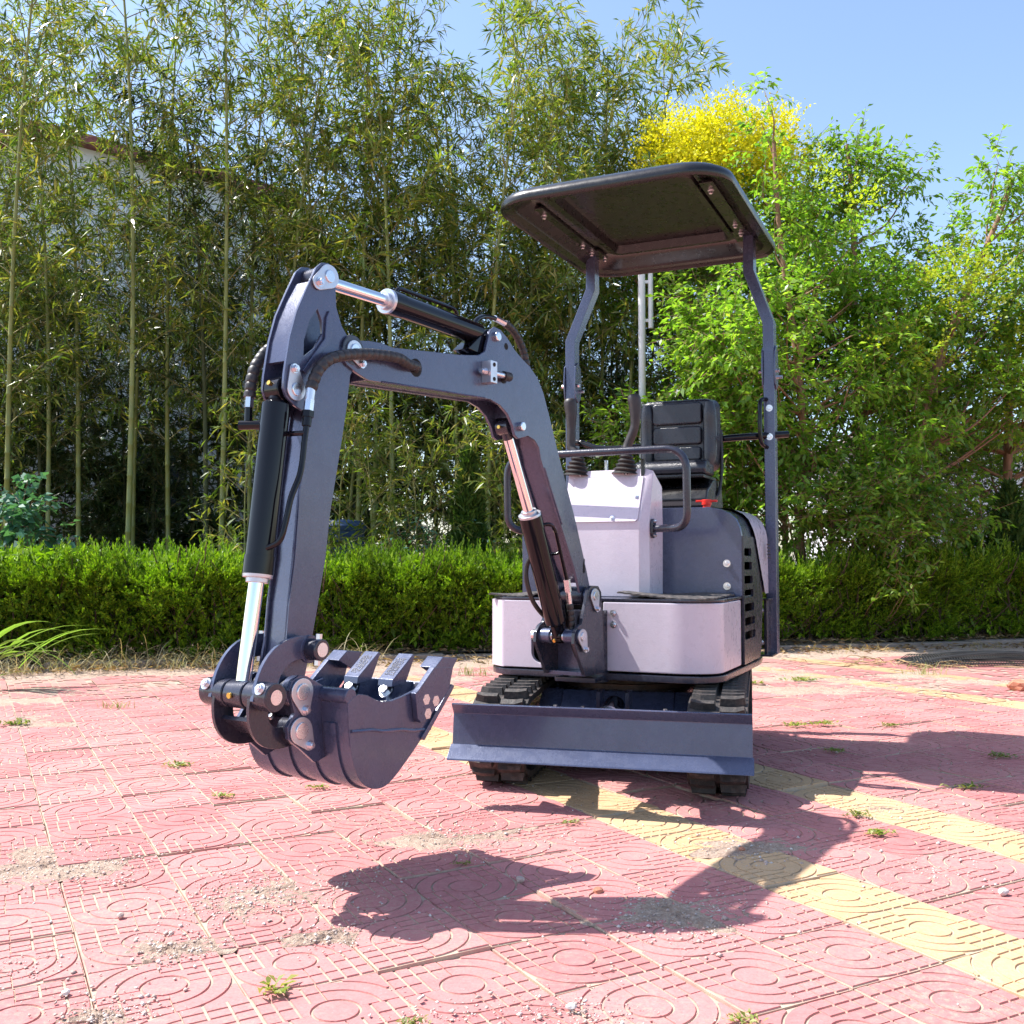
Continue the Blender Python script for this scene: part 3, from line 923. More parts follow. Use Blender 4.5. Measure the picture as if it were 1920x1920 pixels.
PT('seat_mount', 'black_plastic', MB().prism([(0.26, 1.03), (0.28, 1.07), (0.40, 1.125), (0.55, 1.125), (0.58, 1.0), (0.28, 1.0)], SX - 0.13, SX + 0.17), seat, bevel=0.01)
PT('seat_belt', 'hose_rubber', MB().tube([(SX + 0.175, 0.52, 1.35), (SX + 0.182, 0.50, 1.2), (SX + 0.178, 0.47, 1.09), (SX + 0.16, 0.42, 1.045), (SX + 0.06, 0.36, 1.055)], 0.007, 8), seat)
# ---------------- canopy posts
def sq_tube(pts, w, d):
    mb = MB(); P = [Vector(p) for p in pts]; n = len(P); vs = []
    for i, p in enumerate(P):
        t = (P[min(i + 1, n - 1)] - P[max(i - 1, 0)]).normalized()
        a = Vector((1, 0, 0)); a = (a - t * a.dot(t)).normalized()
        k = 1.0
        if 0 < i < n - 1:
            k = 1.0 / max(0.6, (P[i + 1] - p).normalized().dot(t))
        b = Vector((0, 1, 0))
        vs += [p + a * (sx * w / 2 * k) + b * (sy * d / 2) for sx, sy in ((-1, -1), (1, -1), (1, 1), (-1, 1))]
    fs = [(3, 2, 1, 0), tuple(4 * n - 4 + k for k in range(4))]
    for i in range(n - 1):
        fs += [(4 * i + k, 4 * i + (k + 1) % 4, 4 * i + 4 + (k + 1) % 4, 4 * i + 4 + k) for k in range(4)]
    return mb.add(vs, fs)
for s in (-1, 1):
    X = 0.468 if s > 0 else -0.462; xt = 0.385 if s > 0 else -0.358
    post = PT('canopy_post', 'grey_paint', sq_tube([(X, 0.62, 0.372), (X, 0.62, 1.826), (xt, 0.62, 2.065), (xt, 0.62, 2.262)], 0.046, 0.060), bevel=0.004)
    hp = MB()
    hpl = [(0.585, 1.70), (0.62, 1.725), (0.655, 1.70), (0.665, 1.62), (0.655, 1.55), (0.62, 1.53), (0.588, 1.55), (0.575, 1.62)]
    hp.prism(hpl, X + 0.0235, X + 0.0305); hp.prism(hpl, X - 0.0305, X - 0.0235)
    PT('hinge_plate', 'grey_paint', hp, post, bevel=0.0015)
    PT('bolt', 'zinc', MB().cyl((X - 0.045, 0.60, 1.61), (X + 0.045, 0.60, 1.61), 0.009, n=6), post)
    PT('bolt', 'zinc', MB().cyl((X - 0.02, 0.645, 1.588), (X + 0.05, 0.645, 1.588), 0.009, n=6), post)
    gh = [Vector((X - 0.01 * s, 0.60, 1.485)), Vector((X - 0.03 * s, 0.535, 1.480)), Vector((X - 0.03 * s, 0.525, 1.40)), Vector((X - 0.03 * s, 0.53, 1.285)), Vector((X - 0.01 * s, 0.60, 1.272))]
    grab = PT('grab_handle', 'gloss_black', MB().loft([(p, 0.0095) for p in fillet(gh, 0.04, 6)], 12), post)
    bolts(PT, 'zinc', post, [(X, 0.59, 1.445), (X, 0.59, 1.319)], (0, -1, 0), 0.0105, 0.006)
    PT('base_bracket', 'dark_paint', MB().box((X - s * 0.012, 0.545, 0.49), (0.012, 0.09, 0.24)).box((X - s * 0.03, 0.53, 0.613), (0.075, 0.11, 0.007)).box((X - 0.02 * s, 0.55, 0.375), (0.08, 0.14, 0.008)), post, bevel=0.001)
    bolts(PT, 'zinc', post, [(X - s * 0.03, 0.497, 0.565), (X - s * 0.03, 0.497, 0.43), (X - s * 0.045, 0.497, 0.392)], (0, -1, 0), 0.009, 0.008)
cb = [Vector((-0.47, 0.60, 1.335)), Vector((-0.40, 0.56, 1.33)), Vector((-0.27, 0.53, 1.292)), Vector((0.0, 0.545, 1.300)), Vector((0.30, 0.56, 1.318)), Vector((0.46, 0.60, 1.326)), Vector((0.535, 0.66, 1.335))]
PT('cross_bar', 'gloss_black', MB().loft([(p, 0.0155) for p in catmull(cb, 5)], 14))
# ---------------- canopy
def loop(inset, z, sag=0.0, k=9):
    x0, x1, y0, y1 = -0.435 + inset, 0.49 - inset, -0.40 + inset, 0.835 - inset
    r = max(0.03, 0.17 - inset * 0.7)
    pts = rrect(x0, x1, y0, y1, r, k)
    return [Vector((x, y, z - 0.008 + 0.028 * (y - 0.7) / 1.1 + sag * (1 - ((x - 0.03) / 0.46) ** 2))) for x, y in pts]
Z0 = 2.185
outer = [loop(0.005, Z0), loop(0.0, Z0 + 0.008), loop(0.001, Z0 + 0.026), loop(0.010, Z0 + 0.042), loop(0.035, Z0 + 0.056, 0.004), loop(0.09, Z0 + 0.076, 0.008), loop(0.16, Z0 + 0.098, 0.012), loop(0.28, Z0 + 0.112, 0.016), loop(0.44, Z0 + 0.116, 0.016)]
innr = [loop(0.010, Z0 + 0.001), loop(0.016, Z0 + 0.012), loop(0.050, Z0 + 0.018), loop(0.056, Z0 + 0.030), loop(0.105, Z0 + 0.062), loop(0.112, Z0 + 0.070), loop(0.165, Z0 + 0.072), loop(0.172, Z0 + 0.058), loop(0.196, Z0 + 0.058), loop(0.206, Z0 + 0.094), loop(0.40, Z0 + 0.100)]
def skin(loops, mb):
    n = len(loops[0]); o = len(mb.v)
    mb.add([v for l in loops for v in l], [(L * n + i, L * n + (i + 1) % n, L * n + n + (i + 1) % n, L * n + n + i) for L in range(len(loops) - 1) for i in range(n)] + [tuple((len(loops) - 1) * n + i for i in range(n))])
cm = MB(); skin(outer, cm); skin([outer[0]] + innr, cm)
can = PT('canopy', 'black_plastic', cm, ang=50)
for x in (-0.335, 0.362):
    rl = PT('mount_rail', 'black_plastic', MB().box((x, 0.25, Z0 + 0.040), (0.055, 0.78, 0.012), Matrix.Rotation(0.026, 3, 'X')).box((x, 0.60, Z0 + 0.047), (0.08, 0.14, 0.012)), can, bevel=0.002)
    bolts(PT, 'zinc', rl, [(x, -0.05, Z0 + 0.026), (x, 0.42, Z0 + 0.038), (x, 0.545, Z0 + 0.040), (x + 0.028, 0.655, Z0 + 0.041)], (0, 0, -1), 0.009, 0.012)

# ---------------- boom foot bracket (swing post)
def boom_fit(p):
    return Vector((p.x * 0.88, 1.149 * p.y + 0.0535 * p.y * p.y, 0.78 + (p.z - 0.78) * (1 + 0.0485 * p.y)))
BFIT = (boom_fit, 0.95)
MB.fit = BFIT
brk = MB()
bo = [(-0.050, 0.675), (-0.03, 0.692), (0.015, 0.690), (0.034, 0.668), (0.055, 0.388), (-0.072, 0.388), (-0.135, 0.500), (-0.132, 0.535), (-0.112, 0.556), (-0.088, 0.566)]
br = PB('boom_bracket', 'dark_paint', MB().prism(bo, 0.078, 0.092), bevel=0.0015)
PB('bracket_plate', 'dark_paint', MB().prism(bo, -0.092, -0.078), br, bevel=0.0015)
PB('bracket_web', 'grey_paint', MB().box((0, 0.0, 0.47), (0.156, 0.012, 0.15)).box((0, -0.005, 0.392), (0.156, 0.13, 0.014)), br, bevel=0.001)
MB.fit = None
PT('swing_pivot', 'dark_paint', MB().cyl((-0.02, -0.40, 0.345), (-0.02, -0.40, 0.60), 0.075, n=28).box((-0.02, -0.44, 0.364), (0.15, 0.22, 0.016)), br, bevel=0.002)
MB.fit = BFIT
PB('pin', 'zinc', MB().cyl((-0.118, -0.100, 0.521), (0.098, -0.100, 0.521), 0.020, n=24), br, bevel=0.002)
for sx in (-1, 1):
    PB('pin_boss', 'grey_paint', MB().cyl((sx * 0.030, -0.100, 0.521), (sx * 0.098, -0.100, 0.521), 0.027, n=24), br, bevel=0.002)
    PB('pin_boss', 'grey_paint', MB().cyl((sx * 0.056, -0.012, 0.655), (sx * 0.094, -0.012, 0.655), 0.030, n=24), br, bevel=0.002)
def cap(x, c, bo_, mat='zinc_plate', r0=0.026, r1=0.011, pin=0.017, sx=1):
    """teardrop pin keeper plate with the pin end and its bolt"""
    c = Vector((c[0], c[1])); b = Vector((bo_[0], bo_[1])); d = (b - c); L = d.length; a0 = math.atan2(d.y, d.x)
    al = math.acos(min(1, (r0 - r1) / L)); pts = []
    for k in range(17):
        a = a0 + al + (2 * math.pi - 2 * al) * k / 16; pts.append((c.x + r0 * math.cos(a), c.y + r0 * math.sin(a)))
    for k in range(9):
        a = a0 - al + 2 * al * k / 8; pts.append((b.x + r1 * math.cos(a), b.y + r1 * math.sin(a)))
    m1 = MB().prism(pts, x, x + sx * 0.006)
    m2 = MB().cyl((x, c.x, c.y), (x + sx * 0.010, c.x, c.y), pin, pin * 0.96, n=22)
    m3 = MB().bolt((x + sx * 0.006, b.x, b.y), (sx, 0, 0), 0.0085, 0.008)
    return m1, m2, m3
def put_cap(parent, x, c, b, **k):
    m1, m2, m3 = cap(x, c, b, **k)
    o = PB('pin_cap', 'zinc_plate', m1, parent, bevel=0.0012)
    PB('pin_end', 'zinc', m2, parent, bevel=0.0015); PB('bolt', 'zinc', m3, parent)
put_cap(br, 0.0935, (-0.014, 0.656), (-0.004, 0.612))
put_cap(br, 0.0985, (-0.099, 0.522), (-0.083, 0.479))

# ---------------- boom
plate_o = [(-1.141, 1.333), (-1.126, 1.348), (-1.097, 1.358), (-1.043, 1.366), (-1.0, 1.368), (-0.955, 1.363), (-0.821, 1.376), (-0.677, 1.389), (-0.590, 1.402), (-0.558, 1.420), (-0.545, 1.456), (-0.535, 1.486), (-0.512, 1.504), (-0.483, 1.501), (-0.445, 1.479), (-0.411, 1.45), (-0.366, 1.424), (-0.330, 1.408), (-0.289, 1.378), (-0.256, 1.334), (-0.227, 1.269), (-0.178, 1.153), (-0.067, 0.910), (-0.004, 0.748), (0.018, 0.690), (0.02, 0.650), (0.0, 0.628), (-0.028, 0.632), (-0.040, 0.665), (-0.073, 0.748), (-0.159, 0.905), (-0.257, 1.089), (-0.271, 1.113), (-0.281, 1.149), (-0.304, 1.170), (-0.341, 1.180), (-0.391, 1.166), (-0.409, 1.176), (-0.418, 1.202), (-0.445, 1.238), (-0.484, 1.262), (-0.534, 1.274), (-0.736, 1.268), (-1.048, 1.259), (-1.090, 1.273), (-1.126, 1.289), (-1.143, 1.306)]
body_o = [(-1.030, 1.361), (-0.955, 1.359), (-0.821, 1.372), (-0.677, 1.385), (-0.585, 1.398), (-0.34, 1.404), (-0.295, 1.374), (-0.262, 1.332), (-0.233, 1.268), (-0.184, 1.152), (-0.073, 0.909), (-0.012, 0.752), (-0.035, 0.700), (-0.067, 0.752), (-0.153, 0.908), (-0.251, 1.092), (-0.285, 1.175), (-0.315, 1.225), (-0.36, 1.275), (-0.45, 1.284), (-0.55, 1.279), (-0.736, 1.273), (-1.030, 1.264)]
boom = PB('boom', 'grey_paint', MB().prism(body_o, -0.040, 0.040), bevel=0.002)
for s in (-1, 1):
    PB('boom_plate', 'grey_paint', MB().prism(plate_o, s * 0.0395, s * 0.051), boom, bevel=0.0018)
PB('boom_foot_bush', 'dark_paint', MB().cyl((-0.055, -0.014, 0.656), (0.055, -0.014, 0.656), 0.034, n=24), boom)
put_cap(boom, 0.0515, (-1.103, 1.331), (-1.078, 1.298))
PB('pin_end', 'zinc', MB().cyl((-0.06, -0.505, 1.474), (0.064, -0.505, 1.474), 0.015, n=20), boom, bevel=0.003)
PB('pin_end', 'zinc', MB().cyl((-0.06, -0.383, 1.206), (0.068, -0.383, 1.206), 0.015, n=20), boom, bevel=0.003)
PB('lifting_eye', 'dark_hole', MB().cyl((0.0505, -0.455, 1.452), (0.0517, -0.455, 1.452), 0.011, n=16), boom)
PB('stiffener', 'grey_paint', MB().box((0, -0.40, 1.255), (0.078, 0.008, 0.04)), boom)
PB('boss', 'grey_paint', MB().cyl((-0.039, -0.383, 1.206), (-0.026, -0.383, 1.206), 0.026, n=18).cyl((0.026, -0.383, 1.206), (0.039, -0.383, 1.206), 0.026, n=18), boom)
# auxiliary hydraulic coupling block on the boom side
vb = PB('coupling_block', 'zinc_plate', MB().box((0.070, -0.560, 1.352), (0.036, 0.036, 0.070)), boom, bevel=0.002)
for z in (1.374, 1.330):
    PB('port', 'dark_hole', MB().cyl((0.0885, -0.560, z), (0.0912, -0.560, z), 0.0065, n=12), vb)
PB('nipple', 'zinc', MB().cyl((0.070, -0.542, 1.352), (0.070, -0.492, 1.352), 0.0105, n=14).cyl((0.070, -0.578, 1.352), (0.070, -0.592, 1.352), 0.011, n=6).cyl((0.070, -0.592, 1.352), (0.070, -0.603, 1.352), 0.008, n=10), vb)
PB('dust_cap', 'hose_rubber', MB().cyl((0.070, -0.492, 1.352), (0.070, -0.462, 1.352), 0.015, n=16), vb)
PB('hose_hole_disc', 'dark_hole', MB().cyl((0.0508, -0.866, 1.321), (0.0522, -0.866, 1.321), 0.026, n=20), boom)  # black disc on the plate painting the dark inside of a hole
PB('hose_hole_disc', 'dark_hole', MB().cyl((0.0508, -0.468, 1.351), (0.0522, -0.468, 1.351), 0.019, n=20), boom)
PB('grip_slot', 'dark_hole', MB().prism(rrect(-0.025, -0.013, 0.735, 0.785, 0.005, 3), 0.0508, 0.0518), boom)

for s in (-1, 1):
    PB('weld_seam', 'grey_paint', MB().tube([(s * 0.0505, -1.00, 1.262), (s * 0.0505, -0.85, 1.267), (s * 0.0505, -0.70, 1.271), (s * 0.0505, -0.56, 1.275)], 0.003, 6), boom)
PB('weld_seam', 'grey_paint', MB().tube([(0.0505, -0.150, 0.900), (0.0505, -0.20, 0.99), (0.0505, -0.25, 1.083)], 0.003, 6), boom)
# ---------------- hydraulic cylinders
def ycyl(name, pin_a, rod0, rod1, bar0, bar1, pin_b, rb, rr, eye=0.028, wid=0.032):
    """rod eye at pin_a, barrel foot at pin_b, in the boom plane"""
    v = lambda p: Vector((0, p[0], p[1]))
    d = (v(bar1) - v(bar0)).normalized()
    root = PB(name, 'gloss_black', MB().loft([(v(bar0), rb * 1.02), (v(bar0) + d * 0.045, rb * 1.02), (v(bar0) + d * 0.0455, rb * 0.965), (v(bar1) - d * 0.03, rb * 0.965), (v(bar1), rb * 0.965), (v(bar1) + d * 0.012, rb * 0.6)], 32), ang=40)
    PB('rod', 'chrome', MB().cyl(v(rod0), v(rod1), rr, n=28), root)
    PB('gland', 'zinc_plate', MB().cyl(v(bar0) - d * 0.008, v(bar0) + d * 0.001, rb * 0.98, rb * 1.0, n=32).cyl(v(bar0) - d * 0.02, v(bar0) - d * 0.006, rr * 1.45, n=20), root, bevel=0.001)
    PB('rod_eye', 'dark_paint', MB().cyl((-wid, pin_a[0], pin_a[1]), (wid, pin_a[0], pin_a[1]), eye, n=26).cyl(v(pin_a), v(rod0), rr * 1.05, rr * 0.98, n=16), root, bevel=0.003)
    PB('barrel_eye', 'gloss_black', MB().cyl((-wid * 0.8, pin_b[0], pin_b[1]), (wid * 0.8, pin_b[0], pin_b[1]), eye, n=26).cyl(v(bar1) - d * 0.01, v(pin_b), rb * 0.7, rb * 0.6, n=18), root, bevel=0.003)
    return root
c_st = ycyl('stick_cylinder', (-1.186, 1.509), (-1.150, 1.508), (-0.90, 1.503), (-0.928, 1.503), (-0.545, 1.483), (-0.505, 1.474), 0.036, 0.0175, 0.028, 0.030)
PB('pipe', 'gloss_black', MB().loft([(p, 0.0062) for p in fillet([Vector((0, -0.896, 1.520)), Vector((0, -0.892, 1.551)), Vector((0, -0.64, 1.540)), Vector((0, -0.628, 1.510))], 0.016, 4)], 10), c_st)
PB('clevis', 'gloss_black', MB().prism([(-0.62, 1.42), (-0.545, 1.41), (-0.52, 1.47), (-0.56, 1.47)], -0.034, 0.034), c_st, bevel=0.003)
c_bu = ycyl('bucket_cylinder', (-1.404, 0.462), (-1.400, 0.492), (-1.355, 0.80), (-1.362, 0.745), (-1.312, 1.165), (-1.300, 1.203), 0.036, 0.0185, 0.033, 0.033)
PB('grease_nipple', 'brass', MB().cyl((0, -1.437, 0.462), (0, -1.442, 0.462), 0.007, n=10), c_bu)
PB('grease_nipple', 'brass', MB().cyl((-0.004, -1.327, 1.216), (-0.004, -1.334, 1.218), 0.006, n=10), c_bu)
c_bo = ycyl('boom_cylinder', (-0.400, 1.206), (-0.382, 1.170), (-0.255, 0.90), (-0.266, 0.925), (-0.120, 0.572), (-0.100, 0.521), 0.040, 0.0185, 0.026, 0.026)
PB('pipe', 'gloss_black', MB().loft([(p, 0.0068) for p in fillet([Vector((0.02, -0.262, 0.885)), Vector((0.05, -0.225, 0.902)), Vector((0.05, -0.190, 0.885)), Vector((0.05, -0.122, 0.712))], 0.022, 5)], 10), c_bo)
PB('pipe_stay', 'gloss_black', MB().cyl((0.01, -0.155, 0.80), (0.052, -0.152, 0.805), 0.006, n=8), c_bo)
PB('hose_fitting', 'zinc', MB().cyl((0.05, -0.122, 0.714), (0.05, -0.112, 0.672), 0.0115, n=6).cyl((0.05, -0.112, 0.674), (0.05, -0.104, 0.630), 0.0095, n=14), c_bo)
PB('hose', 'hose_rubber', MB().tube([(0.05, -0.104, 0.632), (0.05, -0.096, 0.58), (0.048, -0.085, 0.52), (0.04, -0.04, 0.45), (0.02, 0.05, 0.42)], 0.0125, 12, 6, 0.02), c_bo)
PB('hose', 'hose_rubber', MB().tube([(-0.03, -0.215, 0.80), (-0.055, -0.215, 0.76), (-0.058, -0.212, 0.71), (-0.055, -0.18, 0.64), (-0.045, -0.13, 0.59), (-0.03, -0.10, 0.58)], 0.0085, 10), c_bo)
PB('grease_nipple', 'brass', MB().cyl((0.0, -0.427, 1.203), (0.0, -0.433, 1.203), 0.006, n=10), c_bo)
PB('grease_nipple', 'brass', MB().cyl((0.0, -0.127, 0.508), (0.0, -0.132, 0.505), 0.006, n=10), c_bo)

# ---------------- stick
sp_o = [(-1.207, 1.541), (-1.185, 1.545), (-1.165, 1.532), (-1.160, 1.505), (-1.160, 1.480), (-1.157, 1.436), (-1.138, 1.391), (-1.105, 1.352), (-1.078, 1.330), (-1.076, 1.305), (-1.106, 1.265), (-1.118, 1.180), (-1.134, 1.091), (-1.172, 0.899), (-1.187, 0.780), (-1.213, 0.653), (-1.233, 0.560), (-1.262, 0.440), (-1.285, 0.430), (-1.318, 0.436), (-1.336, 0.460), (-1.326, 0.500), (-1.308, 0.584), (-1.300, 0.674), (-1.284, 0.780), (-1.270, 0.953), (-1.238, 1.145), (-1.262, 1.150), (-1.290, 1.162), (-1.316, 1.180), (-1.326, 1.203), (-1.323, 1.237), (-1.316, 1.279), (-1.307, 1.330), (-1.287, 1.397), (-1.256, 1.462), (-1.224, 1.525)]
win = [(-1.220, 1.418), (-1.206, 1.392), (-1.203, 1.358), (-1.228, 1.316), (-1.264, 1.288), (-1.263, 1.33), (-1.246, 1.384)]
sb_o = [(-1.105, 1.300), (-1.112, 1.255), (-1.124, 1.180), (-1.140, 1.091), (-1.178, 0.899), (-1.193, 0.780), (-1.219, 0.653), (-1.240, 0.560), (-1.262, 0.460), (-1.315, 0.470), (-1.302, 0.584), (-1.294, 0.674), (-1.278, 0.780), (-1.264, 0.953), (-1.232, 1.150), (-1.20, 1.26)]
stick = PB('stick', 'grey_paint', MB().prism(sb_o, -0.034, 0.034), bevel=0.0015)
for s in (-1, 1):
    PB('stick_plate', 'grey_paint', MB().prism(sp_o, s * 0.0335, s * 0.043, [win]), stick, bevel=0.0012)
    if s > 0:
        dbl = [(-1.195, 1.40), (-1.186, 1.42), (-1.176, 1.40), (-1.178, 1.345), (-1.262, 1.245), (-1.272, 1.252), (-1.200, 1.345)]
        PB('rib', 'grey_paint', MB().prism(dbl, 0.043, 0.050), stick, bevel=0.0015)
# curved front web between the plates
cw = [(-1.230, 1.490), (-1.258, 1.440), (-1.284, 1.385), (-1.303, 1.325), (-1.312, 1.272)]
web = cw + [(p[0] + 0.009, p[1] - 0.003) for p in reversed(cw)]
PB('front_web', 'grey_paint', MB().prism(web, -0.034, 0.034), stick, ang=60)
PB('pin_boss', 'dark_paint', MB().cyl((-0.034, -1.186, 1.509), (-0.024, -1.186, 1.509), 0.024, n=20).cyl((0.024, -1.186, 1.509), (0.034, -1.186, 1.509), 0.024, n=20), stick)
put_cap(stick, 0.0435, (-1.186, 1.509), (-1.220, 1.487), r0=0.031, r1=0.020)
put_cap(stick, 0.0435, (-1.290, 1.202), (-1.297, 1.253), r0=0.028, r1=0.013)
PB('stick_pivot', 'dark_paint', MB().cyl((-0.052, -1.103, 1.331), (0.052, -1.103, 1.331), 0.040, n=24), stick, bevel=0.002)
PB('end_bush', 'dark_paint', MB().cyl((-0.062, -1.302, 0.462), (0.062, -1.302, 0.462), 0.034, n=26), stick, bevel=0.002)
for s in (-1, 1):
    PB('weld_seam', 'grey_paint', MB().tube([(s * 0.036, -1.312 + 0.0, 0.50), (s * 0.036, -1.300, 0.66), (s * 0.036, -1.284, 0.80), (s * 0.036, -1.268, 0.96), (s * 0.036, -1.248, 1.09)], 0.0035, 6), stick)
# hoses to the bucket cylinder
hR = [(0.035, -0.862, 1.320), (0.058, -0.872, 1.322), (0.070, -0.92, 1.322), (0.078, -0.967, 1.330), (0.080, -1.061, 1.324), (0.080, -1.137, 1.311), (0.079, -1.205, 1.290), (0.076, -1.243, 1.257), (0.075, -1.259, 1.226), (0.075, -1.268, 1.202)]
hs = PB('hose', 'hose_rubber', MB().tube(hR, 0.0150, 14, 6, 0.021), stick)
PB('hose_fitting', 'zinc', MB().cyl((0.075, -1.267, 1.205), (0.075, -1.272, 1.168), 0.0115, n=14).cyl((0.075, -1.272, 1.176), (0.075, -1.276, 1.146), 0.0125, n=6), stick)
PB('fitting_nut', 'gloss_black', MB().cyl((0.075, -1.276, 1.148), (0.075, -1.278, 1.132), 0.0155, n=6).cyl((0.075, -1.278, 1.132), (0.075, -1.281, 1.110), 0.0115, n=12), stick)
PB('pipe', 'gloss_black', MB().tube([(0.075, -1.280, 1.115), (0.075, -1.287, 1.07), (0.075, -1.298, 0.995), (0.073, -1.325, 0.930), (0.070, -1.338, 0.87), (0.062, -1.350, 0.825), (0.03, -1.362, 0.808)], 0.0075, 12), stick)
PB('pipe_stay', 'gloss_black', MB().cyl((0.02, -1.300, 1.092), (0.076, -1.285, 1.092), 0.0065, n=8), stick)
hL = [(-0.060, -1.10, 1.33), (-0.082, -1.18, 1.345), (-0.084, -1.26, 1.325), (-0.083, -1.302, 1.282), (-0.082, -1.320, 1.243), (-0.082, -1.328, 1.188)]
PB('hose', 'hose_rubber', MB().tube(hL, 0.0150, 14, 6, 0.021), stick)
PB('hose_fitting', 'zinc', MB().cyl((-0.082, -1.328, 1.19), (-0.082, -1.330, 1.162), 0.0115, n=6), stick)
PB('fitting_nut', 'gloss_black', MB().cyl((-0.082, -1.330, 1.162), (-0.082, -1.331, 1.120), 0.0100, n=12).cyl((-0.098, -1.345, 1.117), (-0.02, -1.310, 1.117), 0.0115, n=14), stick)
h3 = [(0.0, -0.560, 1.505), (-0.004, -0.530, 1.532), (-0.01, -0.490, 1.548), (-0.01, -0.438, 1.552)]
PB('pipe', 'gloss_black', MB().tube(h3, 0.008, 12), c_st)
PB('hose_fitting', 'zinc', MB().cyl((-0.01, -0.440, 1.552), (-0.01, -0.385, 1.545), 0.0105, n=8), c_st)
PB('hose', 'hose_rubber', MB().tube([(-0.01, -0.388, 1.546), (-0.01, -0.345, 1.530), (-0.01, -0.305, 1.495), (-0.008, -0.280, 1.444), (-0.005, -0.275, 1.38), (0, -0.30, 1.33)], 0.0135, 12, 6, 0.02), c_st)

# ---------------- bucket linkage
def crescent(P0, Pc, P1, w0, w1, x0, x1, k=14):
    A = []; B = []
    P0, Pc, P1 = Vector(P0), Vector(Pc), Vector(P1)
    for i in range(k + 1):
        t = i / k
        p = P0 * (1 - t) ** 2 + Pc * 2 * t * (1 - t) + P1 * t * t
        d = ((Pc - P0) * (1 - t) + (P1 - Pc) * t).normalized(); nn = Vector((-d.y, d.x))
        w = (w0 + (w1 - w0) * t) * (1 - 0.25 * math.sin(math.pi * t) * 0) / 2
        A.append(p + nn * w); B.append(p - nn * w)
    end0 = [P0 + Vector((math.cos(a), math.sin(a))) * w0 / 2 for a in ()]
    return MB().prism([(p.x, p.y) for p in A + B[::-1]], x0, x1)
lk = None
for s in (-1, 1):
    m = crescent((-1.262, 0.566), (-1.385, 0.585), (-1.408, 0.448), 0.055, 0.060, s * 0.070, s * 0.082)
    m.cyl((s * 0.070, -1.265, 0.562), (s * 0.0825, -1.265, 0.562), 0.034, n=24)
    rk = PB('rocker_link', 'grey_paint', m, bevel=0.0012)
    PB('link_boss', 'dark_paint', MB().cyl((s * 0.044, -1.265, 0.562), (s * 0.122, -1.265, 0.562), 0.026, n=26), rk, bevel=0.003)
    PB('link_boss', 'dark_paint', MB().cyl((s * 0.036, -1.404, 0.462), (s * 0.122, -1.404, 0.462), 0.033, n=28), rk, bevel=0.003)
    for py_, pz_ in ((-1.265, 0.562), (-1.404, 0.462)):
        PB('pin_end', 'zinc', MB().cyl((s * 0.119, py_, pz_), (s * 0.1235, py_, pz_), 0.0175, n=22), rk)
    PB('bolt', 'zinc', MB().cyl((s * 0.106, -1.268, 0.524), (s * 0.106, -1.262, 0.600), 0.0085, n=6), rk)
    PB('bolt', 'zinc', MB().bolt((s * 0.098, -1.430, 0.482), (0, -0.8, 0.5), 0.010, 0.007), rk)
    m = crescent((-1.408, 0.455), (-1.425, 0.335), (-1.300, 0.362), 0.055, 0.050, s * 0.058, s * 0.0695)
    dl = PB('bucket_link', 'dark_paint', m, bevel=0.0012)
    PB('link_boss', 'dark_paint', MB().cyl((s * 0.045, -1.310, 0.371), (s * 0.085, -1.310, 0.371), 0.033, n=24), dl, bevel=0.002)
    lk = dl
PB('link_web', 'dark_paint', MB().box((0, -1.385, 0.385), (0.116, 0.07, 0.010), Matrix.Rotation(rad(-35), 3, 'X')), lk)
# ---------------- bucket
BW = 0.192
shell_o = [(-1.252, 0.452), (-1.246, 0.436), (-1.241, 0.368), (-1.231, 0.305), (-1.214, 0.261), (-1.19, 0.233), (-1.151, 0.2165), (-1.107, 0.222), (-1.046, 0.265), (-0.967, 0.336), (-0.880, 0.440)]
def thick(o, t):
    P = [Vector(p) for p in o]; inn = []
    for i in range(len(P)):
        d = (P[min(i + 1, len(P) - 1)] - P[max(i - 1, 0)]).normalized()
        inn.append(P[i] + Vector((-d.y, d.x)) * t)
    return [(p.x, p.y) for p in P] + [(p.x, p.y) for p in reversed(inn)]
sm = [(v.x, v.y) for v in catmull([Vector((a, b, 0)) for a, b in shell_o], 4)]
bucket = PB('bucket', 'grey_paint', MB().prism(thick(sm, 0.009), -BW + 0.001, BW - 0.001), ang=30)
side_o = [(-1.240, 0.440), (-1.232, 0.448), (-1.211, 0.455), (-1.182, 0.449), (-1.160, 0.438), (-1.133, 0.428), (-1.098, 0.426), (-1.052, 0.434), (-1.015, 0.443), (-0.985, 0.452), (-0.955, 0.40), (-0.925, 0.383)]
bo = [p for p in sm if p[1] < 0.37 or p[0] < -1.2]
bo = [p for p in sm if not (p[0] > -0.935)]
